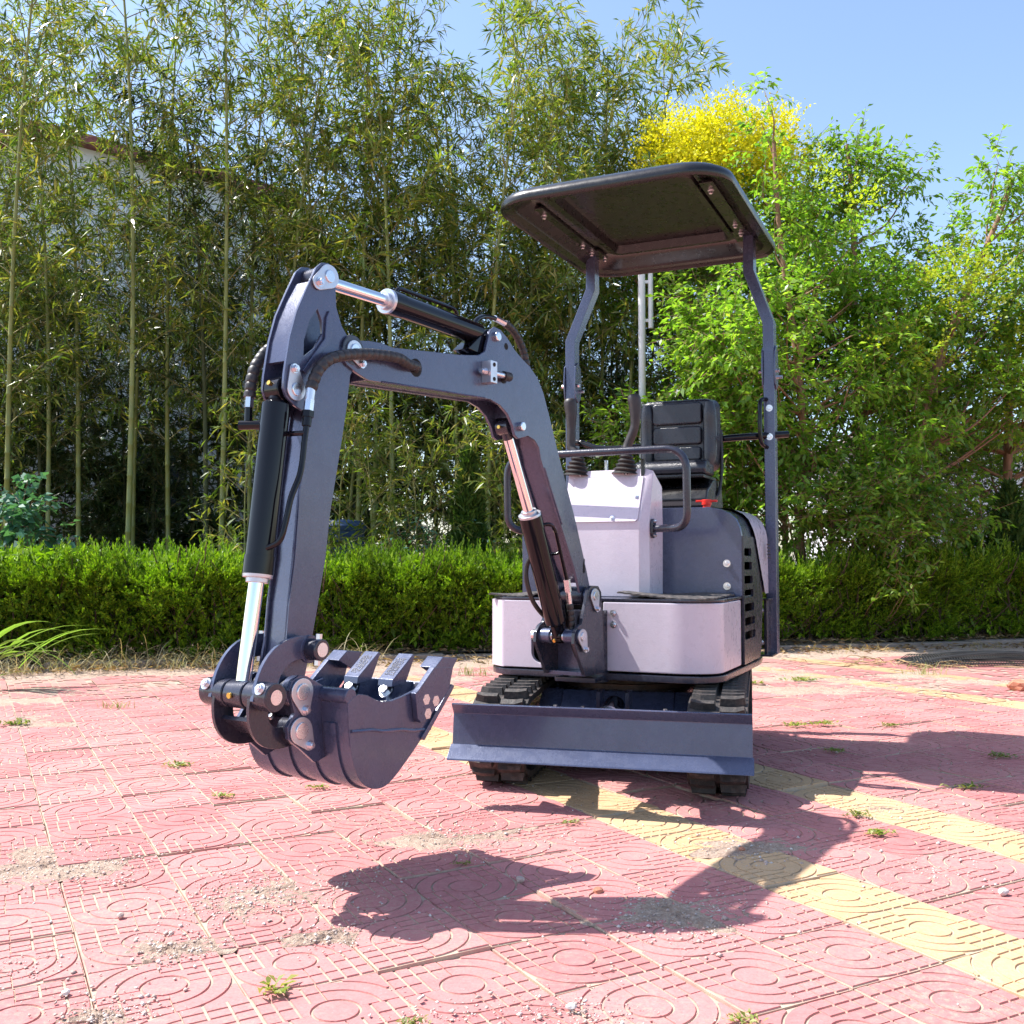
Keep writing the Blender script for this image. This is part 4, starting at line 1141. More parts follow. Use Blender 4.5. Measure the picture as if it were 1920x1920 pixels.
for s in (-1, 1):
    so = side_o[1:] + [(p[0], p[1]) for p in reversed(bo)][:-4]
    PB('side_plate', 'grey_paint', MB().prism(so, s * (BW - 0.010), s * (BW + 0.001)), bucket, bevel=0.0012)
    PB('weld_seam', 'grey_paint', MB().tube([(s * (BW + 0.002), -1.236 + 0.035 * k, 0.368 - 0.0042 * k + 0.0015 * ((k * 7) % 3)) for k in range(9)], 0.0042, 7, 3), bucket)
    # side cutter tooth
    tz_ = [(-1.031, 0.439), (-1.018, 0.447), (-0.958, 0.500), (-0.884, 0.494), (-0.900, 0.436), (-0.935, 0.402), (-0.985, 0.370), (-1.010, 0.361), (-1.021, 0.375)]
    tt = PB('side_tooth', 'grey_paint', MB().prism(tz_, s * (BW + 0.002), s * (BW + 0.021)).prism([(-0.9575, 0.4985), (-0.925, 0.524), (-0.864, 0.516), (-0.8845, 0.492), (-0.905, 0.470)], s * (BW - 0.036), s * (BW + 0.0205)), bucket, bevel=0.002)
    for p in ((-0.990, 0.419), (-0.953, 0.411), (-0.984, 0.382)):
        PB('bolt', 'zinc', MB().cyl((s * (BW + 0.019), p[0], p[1]), (s * (BW + 0.0215), p[0], p[1]), 0.0150, n=6), tt)
        PB('bolt', 'zinc', MB().cyl((s * (BW - 0.010), p[0], p[1]), (s * (BW - 0.020), p[0], p[1]), 0.010, n=6), tt)
    # ear plates with pin keepers
    er = [(-1.345, 0.470), (-1.337, 0.492), (-1.315, 0.504), (-1.290, 0.500), (-1.235, 0.470), (-1.222, 0.30), (-1.262, 0.288), (-1.305, 0.325), (-1.345, 0.355), (-1.350, 0.385), (-1.328, 0.415)]
    ea = PB('ear_plate', 'grey_paint', MB().prism(er, s * 0.086, s * 0.098), bucket, bevel=0.0015)
    if s > 0:
        put_cap(ea, 0.0985, (-1.309, 0.464), (-1.300, 0.420), r0=0.033, r1=0.0135, pin=0.021)
        put_cap(ea, 0.0985, (-1.311, 0.372), (-1.285, 0.335), r0=0.033, r1=0.0135, pin=0.021)
    else:
        put_cap(ea, -0.0985, (-1.309, 0.464), (-1.300, 0.420), r0=0.033, r1=0.0135, pin=0.021, sx=-1)
    PB('ear_boss', 'grey_paint', MB().cyl((s * 0.064, -1.309, 0.464), (s * 0.0865, -1.309, 0.464), 0.037, n=26), ea, bevel=0.002)
    PB('grease_nipple', 'zinc', MB().cyl((s * 0.03, -1.34, 0.40), (s * 0.03, -1.346, 0.408), 0.006, n=8), ea)
PB('back_tube', 'grey_paint', MB().cyl((-BW, -1.236, 0.452), (BW, -1.236, 0.452), 0.019, n=22), bucket, bevel=0.002)
PB('lip_plate', 'grey_paint', MB().prism([(-0.985, 0.312), (-0.876, 0.428), (-0.866, 0.441), (-0.877, 0.447), (-0.995, 0.322)], -BW - 0.010, BW + 0.010), bucket, bevel=0.0015)
for x in (-0.076, 0.057):
    th = [(-0.987, 0.442), (-0.984, 0.461), (-0.906, 0.524), (-0.899, 0.518), (-0.934, 0.447), (-0.960, 0.444)]
    tooth = PB('tooth', 'grey_paint', MB().prism(th, x - 0.0275, x + 0.0275), bucket, bevel=0.002)
    PB('tooth_shank', 'grey_paint', MB().prism([(-0.975, 0.385), (-0.962, 0.447), (-0.925, 0.450), (-0.885, 0.446), (-0.945, 0.365)], x - 0.013, x + 0.013), tooth, bevel=0.002)
    PB('bolt', 'zinc', MB().bolt((x - 0.004, -0.978, 0.428), (0, -0.75, 0.65), 0.0135, 0.014), tooth)
    # cast lettering field on the tooth back, too rough to read
    rn_ = random.Random(int(x * 1000)); cast = MB()
    dd = Vector((0.078, 0.063)).normalized(); nn_ = Vector((-dd.y, dd.x))
    for k in range(240):
        u = rn_.uniform(0.016, 0.082); xx = x + rn_.uniform(-0.017, 0.017)
        c = Vector((-0.984, 0.461)) + dd * u + nn_ * 0.0004
        cast.box((xx, c.x, c.y), (rn_.uniform(0.0008, 0.0022), rn_.uniform(0.0008, 0.0022), 0.0022), Matrix.Rotation(math.atan2(dd.y, dd.x), 3, 'X') @ Matrix.Rotation(rn_.uniform(0, 3), 3, 'Z'))
    PB('cast_relief', 'cast_face', cast, tooth, smooth=False)
for x in (-0.14, -0.05, 0.04, 0.13):
    seg = [p for p in sm if -1.249 < p[0] < -1.08 and p[1] < 0.40]
    out_ = thick(seg, -0.005)
    PB('wear_strip', 'grey_paint', MB().prism(out_, x - 0.020, x + 0.020), bucket, ang=30)

MB.fit = None

# ================================================================== VEGETATION
def unit(a): return a / np.maximum(1e-9, np.linalg.norm(a, axis=-1, keepdims=True))
def leaf_arrays(P, D, L, W, rng, droop=0.15, fold=0.18, wide=0.42, roll=1.0):
    P = np.asarray(P, float); D = unit(np.asarray(D, float)); n = len(P)
    L = np.broadcast_to(L, (n,))[:, None]; W = np.broadcast_to(W, (n,))[:, None]
    up = np.tile([0, 0, 1.0], (n, 1)) + rng.normal(0, roll * 0.5, (n, 3))
    S = unit(np.cross(D, up)); Nn = np.cross(S, D)
    dz = np.array([0, 0, -1.0])
    v0 = P
    m = P + D * L * wide + dz * (droop * L * 0.2)
    v1 = m + S * W * 0.5 + Nn * W * fold
    v3 = m - S * W * 0.5 + Nn * W * fold
    v2 = P + D * L + dz * (droop * L)
    V = np.stack([v0, v1, v2, v3], 1).reshape(-1, 3)
    F = np.arange(4 * n).reshape(-1, 4)
    return V, F
def stick_arrays(A, B, ra, rb):
    A = np.asarray(A, float); B = np.asarray(B, float); n = len(A)
    ra = np.broadcast_to(ra, (n,))[:, None]; rb = np.broadcast_to(rb, (n,))[:, None]
    D = unit(B - A); x = unit(np.cross(D, np.tile([0.31, 0.2, 0.93], (n, 1)) + D * 0.01 + np.where(np.abs(D[:, 2:]) > 0.97, [[0.9, 0, 0]], [[0, 0, 0]]))); y = np.cross(D, x)
    vs = []
    for c, r in ((A, ra), (B, rb)):
        for k in range(3):
            a = 2 * math.pi * k / 3
            vs.append(c + (x * math.cos(a) + y * math.sin(a)) * r)
    V = np.stack(vs, 1).reshape(-1, 3)
    b = (np.arange(n) * 6)[:, None]
    F = np.concatenate([b + np.array([[k, (k + 1) % 3, 3 + (k + 1) % 3, 3 + k]]) for k in range(3)])
    return V, F

def bamboo_meshes(seed, h, z0, lmat, cmat, dens=1.0, arch=0.35, lb=0.75, r0=0.027, leafL=(0.09, 0.17)):
    rng = np.random.default_rng(seed)
    az = rng.uniform(0, 2 * math.pi)
    bx, by = math.cos(az), math.sin(az)
    def axis(z):
        t = z / h
        return np.array([bx * arch * t ** 3, by * arch * t ** 3, z - 0.10 * h * max(0, t - 0.8) ** 1.5])
    # culm with node rings
    mb = MB(); rings = []
    nz = []; z = 0.12
    while z < h * 0.97:
        nz.append(z); z += rng.uniform(0.24, 0.30) * (1.0 if z < h * 0.6 else 0.8)
    rings.append((axis(0), r0))
    for q in nz:
        r = r0 * (1 - 0.82 * (q / h) ** 1.3)
        rings += [(axis(q - 0.012), r * 0.99), (axis(q - 0.002), r * 1.20), (axis(q + 0.006), r * 1.02)]
    rings.append((axis(h), 0.002))
    mb.loft(rings, 9)
    o = mb.build('culm', cmat, ang=70); culm = o.data; bpy.data.objects.remove(o)
    A, B, RA, RB = [], [], [], []; LP, LD = [], []
    for k, q in enumerate(nz):
        if q < z0: continue
        t = (q - z0) / max(0.01, h - z0)
        prof = 0.45 + 0.75 * math.sin(math.pi * min(1, 0.12 + t * 0.86)) ** 0.8
        nbr = 2 if rng.random() < 0.75 else 3
        for bi in range(nbr):
            a = k * 2.4 + bi * 2.3 + rng.normal(0, 0.5)
            d = np.array([math.cos(a), math.sin(a), rng.uniform(0.55, 1.05)]); d /= np.linalg.norm(d)
            L = lb * prof * rng.uniform(0.6, 1.25)
            p = axis(q); ns = max(3, int(L / 0.11))
            for s_ in range(ns):
                q2 = p + d * (L / ns)
                A.append(p); B.append(q2); RA.append(0.0045 * (1 - s_ / ns) + 0.0012); RB.append(0.0045 * (1 - (s_ + 1) / ns) + 0.0010)
                d = d + np.array([0, 0, -0.05]) + rng.normal(0, 0.05, 3); d /= np.linalg.norm(d)
                if s_ >= 0:
                    for tw in range(int(rng.poisson(1.6 * dens) + (1 if s_ > 0 else 0))):
                        td = d * 0.5 + rng.normal(0, 0.75, 3); td[2] += 0.15; td /= np.linalg.norm(td)
                        tl = rng.uniform(0.06, 0.20)
                        e = q2 + td * tl
                        A.append(q2); B.append(e); RA.append(0.0016); RB.append(0.0008)
                        for lf in range(rng.integers(3, 6)):
                            f = rng.uniform(0.35, 1.0)
                            LP.append(q2 + td * tl * f)
                            ld = td * 0.8 + rng.normal(0, 0.55, 3) + np.array([0, 0, -0.12]); LD.append(ld)
                p = q2
    LP = np.array(LP); n = len(LP)
    L = rng.uniform(leafL[0], leafL[1], n)
    V, F = leaf_arrays(LP, np.array(LD), L, L * rng.uniform(0.12, 0.17, n), rng, 0.22)
    fol = np_mesh('foliage', V, F, lmat)
    V, F = stick_arrays(A, B, RA, RB)
    brn = np_mesh('branches', V, F, 'twig')
    return culm, brn, fol

BP = [
    bamboo_meshes(11, 7.0, 1.9, 'bamboo_leaf', 'culm_green', 0.80, 0.5, 0.85),
    bamboo_meshes(12, 7.4, 2.3, 'bamboo_leaf', 'culm_green', 0.85, 0.4, 0.80),
    bamboo_meshes(13, 6.6, 1.2, 'bamboo_leaf', 'culm_green', 1.49, 0.6, 0.75),
    bamboo_meshes(14, 6.2, 0.9, 'bamboo_leaf', 'culm_green', 1.62, 0.5, 0.80),
    bamboo_meshes(15, 5.2, 0.4, 'bamboo_leaf_shaded', 'culm_shaded', 1.76, 0.6, 0.80),
    bamboo_meshes(16, 4.8, 0.6, 'bamboo_leaf_shaded', 'culm_shaded', 1.89, 0.5, 0.85),
    bamboo_meshes(17, 5.8, 2.2, 'bamboo_leaf_shaded', 'culm_shaded', 1.62, 0.5, 0.85),
    bamboo_meshes(18, 2.6, 0.5, 'bamboo_leaf', 'culm_green', 1.76, 0.3, 0.45, 0.010),
]
def bamboo(kind, x, y, label, group, rz=0.0, sc=1.0, lean=(0, 0)):
    r = empty('bamboo', (x, y, 0.04))
    r.rotation_euler = (lean[1], lean[0], rz)
    r.scale = (sc, sc, sc)
    tag(r, label, 'bamboo', group)
    for nm, me in zip(('culm', 'branches', 'foliage'), BP[kind]):
        o = link(nm, me, r)
        if nm == 'branches': o['kind'] = 'stuff'
    return r
def XY(px, D): return (px - 960) / 1850.0 * D
rv = random.Random(77)
front = [  # column in view, depth, kind, lean, description
    (15, 10.0, 0, (0.085, 0), 'yellow-green bamboo leaning right at the left edge of the grove'),
    (238, 9.9, 1, (0.03, 0), 'bamboo with bare yellow-green culm and wide low side twigs, second from the left edge'),
    (413, 10.0, 1, (0.012, 0), 'tallest thick straight bamboo culm left of the excavator stick'),
    (388, 10.9, 6, (0.01, 0), 'thin dark bamboo culm just left of the tallest thick culm'),
    (528, 10.6, 2, (0.0, 0), 'leafy bamboo rising behind the top of the stick'),
    (738, 10.2, 3, (0.01, 0), 'low-branching bamboo with yellow culm seen under the boom'),
    (668, 10.8, 1, (0.015, 0), 'green bamboo culm beside the blue bin under the boom'),
    (914, 10.4, 2, (0.0, 0), 'leafy bamboo standing above the boom elbow'),
    (1078, 10.7, 2, (-0.005, 0), 'leafy bamboo rising above the left canopy post'),
    (980, 11.3, 3, (0.0, 0), 'bushy bamboo behind the boom elbow, second row'),
    (1160, 11.0, 3, (0.05, 0), 'bamboo at the right end of the tall grove leaning over the canopy'),
]
for px, D, k, ln, lab in front:
    bamboo(k, XY(px, D), D, lab, 'tall bamboos in the front of the grove', rv.uniform(0, 6.28), rv.uniform(1.05, 1.13), ln)
mids = [(90, 9.4, 0), (150, 9.9, 1), (-70, 9.2, 2), (320, 10.2, 0), (470, 10.0, 0), (590, 9.9, 0), (640, 10.4, 2), (700, 10.0, 0), (860, 9.8, 3), (930, 10.4, 0), (1020, 10.0, 2), (1120, 10.3, 3), (880, 10.8, 2), (1060, 10.9, 0), (1150, 11.0, 2), (250, 10.6, 1), (560, 10.8, 0), (-160, 9.8, 0), (-10, 10.4, 1)]
for px, D, k in mids:
    D += 1.4
    bamboo(k, XY(px, D), D, 'leafy bamboo in the sunlit upper mass of the grove', 'bamboos massed behind the front culms', rv.uniform(0, 6.28), rv.uniform(0.97, 1.12), (rv.gauss(0, 0.03), rv.gauss(0, 0.03)))
for k in range(36):
    px = -320 + k * 46 + rv.uniform(-14, 14); D = rv.uniform(11.8, 13.8)
    if 130 < px < 470 and D < 12.4 and rv.random() < 0.0: continue
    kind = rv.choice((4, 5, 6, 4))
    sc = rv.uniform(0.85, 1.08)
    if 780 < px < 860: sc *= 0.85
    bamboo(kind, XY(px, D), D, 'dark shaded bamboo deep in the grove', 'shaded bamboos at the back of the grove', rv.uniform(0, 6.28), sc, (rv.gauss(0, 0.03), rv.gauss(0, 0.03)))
for k in range(14):     # unseen bamboos added past the left edge to shade the grove
    bamboo(rv.choice((2, 3, 4, 5)), -6.6 - 0.42 * k + rv.uniform(-0.2, 0.2), 11.2 + rv.uniform(-0.6, 1.8) + 0.05 * k, 'unseen leafy bamboo added beyond the left edge to shade the grove', 'unseen bamboos added to shade the grove', rv.uniform(0, 6.28), rv.uniform(0.9, 1.1))
for i, (px, D) in enumerate([(1190, 9.6), (470, 8.9), (690, 8.8), (770, 8.6), (640, 9.0), (830, 8.9), (950, 8.7), (985, 9.1)]):
    bamboo(7, XY(px, D), D, 'short young bamboo sprouting behind the hedge', 'young bamboo shoots behind the hedge', rv.uniform(0, 6.28), rv.uniform(0.6, 1.05), (rv.gauss(0, 0.06), rv.gauss(0, 0.05)))

# ---------------- broadleaf trees
def tree(name, base, trunk, clumps, label, seed, lmat='tree_leaf', L=(0.055, 0.10), per=300, cat='tree', group=None, blossom=None, bmat='yellow_blossom', tr=0.05, wr=0.42, twig_mat='bark'):
    """trunk: list of points from the base; clumps: (x, y, z, radius) in local metres; blossom likewise"""
    rng = np.random.default_rng(seed)
    r = empty(name, base); tag(r, label, cat, group)
    mb = MB(); n = len(trunk)
    c = catmull(trunk, 4); m = len(c)
    mb.loft([(p, tr * (1 - 0.72 * i / m) + (0.02 * math.exp(-i * 0.9))) for i, p in enumerate(c)], 9)
    for (x, y, z, q) in clumps:
        tgt = Vector((x, y, z)); i0 = min(range(m), key=lambda i: (c[i] - tgt).length + max(0, c[i].z - z + 0.5) * 2)
        a = c[i0]; mid = a.lerp(tgt, 0.5) + Vector((rng.normal(0, 0.06), rng.normal(0, 0.06), -0.08))
        pts = catmull([a, mid, tgt], 4)
        rr = tr * 0.42 * (1 - 0.6 * i0 / m)
        mb.loft([(p, rr * (1 - 0.8 * k / len(pts))) for k, p in enumerate(pts)], 5, cap=False)
    mb.build('trunk', twig_mat, r, ang=80)
    def leaves(cl, mat, per, L, wr, nm, droop):   # leafy twigs filling each clump
        LP, LD, A, B = [], [], [], []
        for (x, y, z, q) in cl:
            nt = max(6, int(1.35 * per * (q / 0.4) ** 2 / 9))
            for _ in range(nt):
                d = rng.normal(0, 1, 3); d[2] = d[2] * 0.9 + 0.25; d /= np.linalg.norm(d)
                f = rng.uniform(0.25, 1.0) ** 0.6
                s0 = np.array([x, y, z]) + d * q * f * 0.72
                td = d + rng.normal(0, 0.5, 3); td /= np.linalg.norm(td)
                tl = rng.uniform(0.12, 0.30)
                A.append(s0); B.append(s0 + td * tl)
                for k in range(9):
                    fr = (k + rng.uniform(0, 1)) / 9
                    side = np.cross(td, [0, 0, 1]) * (1 if k % 2 else -1)
                    LP.append(s0 + td * tl * fr + rng.normal(0, 0.012, 3))
                    LD.append(td * 0.5 + side * 0.8 + rng.normal(0, 0.35, 3) + np.array([0, 0, -droop]))
        LP = np.array(LP); nn = len(LP); Ls = rng.uniform(L[0], L[1], nn)
        V, F = leaf_arrays(LP, np.array(LD), Ls, Ls * wr, rng, 0.15, 0.12, 0.45)
        link(nm, np_mesh(nm, V, F, mat), r)
        V, F = stick_arrays(A, B, 0.003, 0.0012)
        return V, F
    V, F = leaves(clumps, lmat, per, L, wr, 'crown', 0.2)
    tag(link('twigs', np_mesh('twigs', V, F, twig_mat), r), kind='stuff')
    if blossom:
        leaves(blossom, bmat, 760, (0.028, 0.05), 0.65, 'blossom', -0.6)
    return r
def ell(seed, n, c, rx, ry, rz, q=(0.28, 0.48)):
    g = random.Random(seed); out = []
    while len(out) < n:
        x, y, z = g.uniform(-1, 1), g.uniform(-1, 1), g.uniform(-1, 1)
        s = x * x + y * y + z * z
        if s > 1 or (s < 0.15 and g.random() < 0.7): continue
        out.append((c[0] + x * rx, c[1] + y * ry, c[2] + z * rz, g.uniform(*q)))
    return out
D = 9.3
tree('broadleaf_tree', (XY(1500, D), D, 0.04), [(0, 0, 0), (0.03, 0, 0.5), (0.0, 0.02, 1.0), (0.06, 0.05, 1.7), (0.0, 0, 2.6), (-0.15, 0, 3.8), (-0.2, 0, 4.8)],
     ell(1, 52, (-0.05, 0.1, 2.35), 1.35, 0.9, 1.35) + [(-0.28, 0, 4.55, 0.26), (-0.3, 0.05, 4.95, 0.2), (-0.28, 0, 5.25, 0.14), (-0.2, 0, 4.0, 0.4), (0.1, 0, 3.9, 0.4), (0.5, 0, 3.7, 0.4)],
     'broadleaf tree with reddish forked trunk just right of the canopy post', 201, per=300, tr=0.06)
D = 9.6
tree('broadleaf_tree', (XY(1478, D), D, 0.04), [(0, 0, 0), (-0.03, 0, 0.8), (-0.06, 0, 1.7), (-0.3, 0, 2.6), (-0.5, 0, 3.4)],
     ell(2, 26, (-0.75, 0.2, 2.3), 0.95, 0.8, 1.3), 'thin trunked leafy tree between the canopy posts and the forked tree', 202, 'tree_leaf', per=260, tr=0.035)
D = 11.2
tree('flowering_tree', (XY(1340, D), D, 0.04), [(0, 0, 0), (0, 0, 1.5), (-0.1, 0, 3), (-0.1, 0, 4.9)],
     ell(3, 42, (0.0, 0, 4.25), 1.2, 0.9, 1.1), 'tree topped with bright yellow blossom behind the canopy roof', 203, 'tree_leaf', per=260,
     blossom=ell(33, 46, (0.02, -0.6, 5.10), 0.80, 0.5, 0.42, (0.26, 0.38)) + [(0.75, -0.4, 5.1, 0.25), (0.9, -0.4, 4.7, 0.22), (0.75, -0.7, 4.2, 0.2)], tr=0.07)
D = 10.4
tree('broadleaf_tree', (XY(1610, D), D, 0.04), [(0, 0, 0), (0.05, 0, 1.5), (0.0, 0, 3), (0.0, 0, 4.4), (-0.05, 0, 5.2)],
     ell(4, 40, (0.0, 0, 3.6), 0.95, 0.8, 1.4) + [(0.3, 0, 4.9, 0.36), (-0.1, 0, 5.0, 0.38), (-0.35, 0, 5.05, 0.3), (0.6, 0, 4.75, 0.32), (0.75, 0, 4.95, 0.2), (0.05, 0, 5.25, 0.2)],
     'tall broadleaf tree with loose open top against the sky', 204, 'tree_leaf', per=250, tr=0.06, bmat='lime_leaf', blossom=[(-0.5, -0.5, 4.6, 0.2), (-0.2, -0.7, 4.3, 0.2)])
D = 9.8
tree('broadleaf_tree', (XY(1700, D), D, 0.04), [(0, 0, 0), (0.05, 0, 1.2), (0.25, 0, 2.4), (0.6, 0, 3.3), (0.95, 0, 4.1), (1.15, 0, 4.6)],
     ell(5, 24, (0.25, 0.2, 2.5), 1.0, 0.8, 1.2) + [(0.95, 0, 4.45, 0.4), (1.2, 0, 4.4, 0.38), (0.75, 0, 4.0, 0.38), (1.35, 0, 3.95, 0.42), (1.1, 0, 3.6, 0.42), (0.5, 0, 3.75, 0.35), (1.0, 0, 4.75, 0.24), (1.5, 0, 4.5, 0.3)],
     'leaning tree whose bare limb rises to the upper right', 205, 'tree_leaf', per=230, tr=0.055, bmat='lime_leaf', blossom=[(0.15, -0.9, 3.35, 0.36), (0.35, -0.9, 3.15, 0.3), (-0.35, -0.8, 2.75, 0.2), (-0.1, -0.9, 2.6, 0.2)])
D = 10.6
tree('flowering_tree', (XY(1880, D), D, 0.04), [(0, 0, 0), (0.05, 0, 1.3), (0.1, 0, 2.4), (0.1, 0, 3.3)],
     ell(6, 38, (0.15, 0, 2.75), 1.3, 0.9, 1.2), 'wide tree with yellow blossom clumps at the right edge', 206, 'tree_leaf', per=260, tr=0.07, bmat='lime_leaf',
     blossom=[(-0.2, -0.8, 2.75, 0.41), (0.1, -0.85, 2.9, 0.41), (-0.45, -0.8, 2.6, 0.32), (0.1, -0.4, 3.75, 0.38), (0.4, -0.4, 3.7, 0.38), (-0.15, -0.85, 2.1, 0.27), (0.3, -0.85, 2.25, 0.32), (0.45, -0.8, 3.0, 0.38), (-0.1, -0.5, 4.0, 0.27)])
D = 12.0
tree('broadleaf_tree', (XY(1290, D), D, 0.04), [(0, 0, 0), (0, 0, 1.5), (0.1, 0, 3.0)], ell(7, 26, (0.2, 0, 2.2), 1.2, 0.8, 1.5), 'shady tree glimpsed between the two canopy posts', 207, 'tree_leaf_shaded', per=260)
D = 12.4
tree('broadleaf_tree', (XY(1560, D), D, 0.04), [(0, 0, 0), (0, 0, 1.5), (0.1, 0, 3.0)], ell(8, 30, (0.1, 0, 2.3), 1.7, 0.8, 1.7), 'dark background tree behind the forked trunk', 208, 'tree_leaf_shaded', per=240)
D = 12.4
tree('broadleaf_tree', (XY(1800, D), D, 0.04), [(0, 0, 0), (0, 0, 1.5), (0.1, 0, 2.6)], ell(9, 26, (0.3, 0, 2.3), 1.7, 0.8, 1.2), 'dark background tree near the white shed', 209, 'tree_leaf_shaded', per=240)
D = 9.5
tree('shrub', (XY(1600, D), D, 0.04), [(0, 0, 0), (0.0, -0.05, 0.6), (0.02, -0.25, 1.0), (0.0, -0.5, 1.25)],
     ell(10, 34, (0.1, -0.55, 1.20), 0.95, 0.35, 0.38, (0.18, 0.3)) + [(-0.02, -1.0, 0.95, 0.2), (0.05, -1.08, 0.75, 0.16), (0.1, -1.12, 0.55, 0.13), (-0.08, -1.1, 0.6, 0.12), (0.0, -1.12, 0.42, 0.11)],
     'pale green shrub arching out over the hedge', 210, 'tree_leaf', (0.05, 0.085), 330, 'shrub', tr=0.018)
D = 9.0
D = 10.0
tree('shrub', (XY(1770, D), D, 0.04), [(0, 0, 0), (0.0, 0, 0.5), (0.02, 0, 1.0)], ell(12, 26, (0.0, 0, 1.1), 0.8, 0.4, 0.7, (0.2, 0.32)), 'bright green shrub rising over the hedge at right', 211, 'tree_leaf', (0.05, 0.09), 300, 'shrub', tr=0.02)
tree('shrub', (XY(810, 8.5), 8.5, 0.04), [(0, 0, 0), (0, 0, 0.5), (0, 0, 0.9)], ell(13, 12, (0.0, 0, 0.85), 0.35, 0.25, 0.4, (0.15, 0.25)), 'small grey-green shrub under the boom behind the hedge', 212, 'teal_leaf', (0.03, 0.055), 220, 'shrub', tr=0.015)
tree('shrub', (XY(75, 8.1), 8.1, 0.04), [(0, 0, 0), (0, 0, 0.5), (0, 0, 1.0)], ell(14, 7, (-0.05, 0, 1.02), 0.22, 0.2, 0.22, (0.12, 0.18)) + [(-0.25, 0, 1.3, 0.12)], 'broad leafed blue-green weed shrub at the left behind the hedge', 213, 'teal_leaf', (0.06, 0.10), 130, 'shrub', tr=0.012, wr=0.8)

for i, px in enumerate((-260, -60, 120, 290, 460, 640, 820, 1000, 1170)):  # shrubs added to keep the gaps between the culms dark
    D = 13.9 + 0.5 * (i % 2)
    tree('dark_filler_shrub', (XY(px, D), D, 0.02), [(0, 0, 0), (0, 0, 0.6), (0, 0, 1.4)], ell(60 + i, 24, (0, 0, 1.6), 1.0, 0.5, 1.6, (0.4, 0.62)),
         'added thicket shrub darkening the space behind the bamboo culms', 500 + i, 'tree_leaf_shaded', (0.11, 0.19), 75, 'shrub', 'thicket added to darken the back of the grove', tr=0.03)
# ---------------- hedge
def spray_mesh(seed, pts, nrm, n_leaf, L, W, mat, up=0.55):
    rng = np.random.default_rng(seed)
    n = len(pts)
    D = unit(nrm * 0.7 + np.array([0, 0, up]) + rng.normal(0, 0.35, (n, 3)))
    P = np.repeat(pts, n_leaf, 0); DD = np.repeat(D, n_leaf, 0) + rng.normal(0, 0.42, (n * n_leaf, 3))
    Ls = rng.uniform(L[0], L[1], n * n_leaf)
    return leaf_arrays(P + rng.normal(0, 0.008, P.shape), DD, Ls, Ls * W, rng, 0.0, 0.1, 0.5)
def bush_mesh(seed, w, d, h, n):
    rng = np.random.default_rng(seed)
    ph = rng.uniform(0, 6.28, 12)
    pts = []; nr = []
    while len(pts) < n:
        u = rng.uniform(-1, 1, 3)
        k = rng.integers(0, 10)
        if k < 4: u[2] = 1
        elif k < 7: u[1] = -1
        elif k < 8: u[1] = 1
        else: u[0] = rng.choice((-1, 1))
        p = np.array([u[0] * w / 2, u[1] * d / 2, (u[2] + 1) / 2 * h])
        # round the shoulders, make the surface lumpy
        nn = np.array([u[0] ** 5, u[1] ** 5, max(u[2], -0.2) ** 5]) if True else u
        nn = nn / max(0.2, np.linalg.norm(nn))
        rr = (abs(u[1]) ** 6 + abs(max(0, u[2])) ** 6)
        if rr > 1: p = p - nn * 0.07 * (rr - 1)
        bump = math.sin(p[0] * 9 + ph[0]) * math.sin(p[1] * 9 + p[2] * 8 + ph[1]) * 0.10 + math.sin(p[0] * 21 + ph[2]) * math.sin(p[2] * 19 + p[1] * 17 + ph[3]) * 0.035
        p = p + nn * (bump - abs(rng.normal(0, 0.06)))
        if u[2] < 1: p[1] -= np.sign(p[1]) * 0.13 * max(0, 1 - p[2] / h) ** 1.2
        if u[2] < 1 and rng.random() < 0.6 * max(0, 1 - p[2] / 0.34): continue
        pts.append(p); nr.append(nn)
    pts = np.array(pts); nr = np.array(nr); n = len(pts); m = 26
    ax = unit(nr * 0.75 + np.array([0, 0, 0.45]) + rng.normal(0, 0.22, (n, 3)))
    ln = rng.uniform(0.07, 0.21, n)
    t = np.tile(np.linspace(0.05, 1, m), n); P = np.repeat(pts, m, 0); A = np.repeat(ax, m, 0); Lr = np.repeat(ln, m)
    rdl = rng.normal(0, 1, (n * m, 3)); rdl = unit(rdl - A * np.sum(rdl * A, 1, keepdims=True))
    P = P + A * (t * Lr)[:, None] + rdl * (0.012 * (1 - t))[:, None]
    D_ = A + rdl * (0.75 - 0.45 * t)[:, None]
    Ls = rng.uniform(0.022, 0.048, n * m) * (1.15 - 0.45 * t)
    return leaf_arrays(P, D_, Ls, Ls * 0.30, rng, 0.0, 0.1, 0.5)
HB = []
for k in range(3):
    V, F = bush_mesh(300 + k, 1.04, 0.74, 0.64, 1350)
    HB.append(np_mesh('bush', V, F, 'hedge_leaf'))
def core_mesh():
    rng = np.random.default_rng(9)
    A = []; B = []
    for k in range(420):
        x, y = rng.uniform(-0.48, 0.48), rng.uniform(-0.30, 0.30)
        z = rng.uniform(0, 0.55); d = rng.normal(0, 0.35, 3) + np.array([0, 0, 0.7]); d /= np.linalg.norm(d)
        A.append((x, y, z)); B.append(np.array((x, y, z)) + d * rng.uniform(0.12, 0.3))
    V1, F1 = stick_arrays(A, B, 0.007, 0.003)
    # dense shaded inner foliage
    P = np.stack([rng.uniform(-0.5, 0.5, 5200), rng.uniform(-0.27, 0.27, 5200), rng.uniform(0.10, 0.72, 5200)], 1)
    return V1, F1, P
V1, F1, P_ = core_mesh()
HW = np_mesh('stems', V1, F1, 'hedge_wood')
_r = np.random.default_rng(4)
V, F = leaf_arrays(P_, _r.normal(0, 1, P_.shape), _r.uniform(0.06, 0.11, len(P_)), 0.03, _r)
HI = np_mesh('inner_foliage', V, F, 'hedge_leaf')
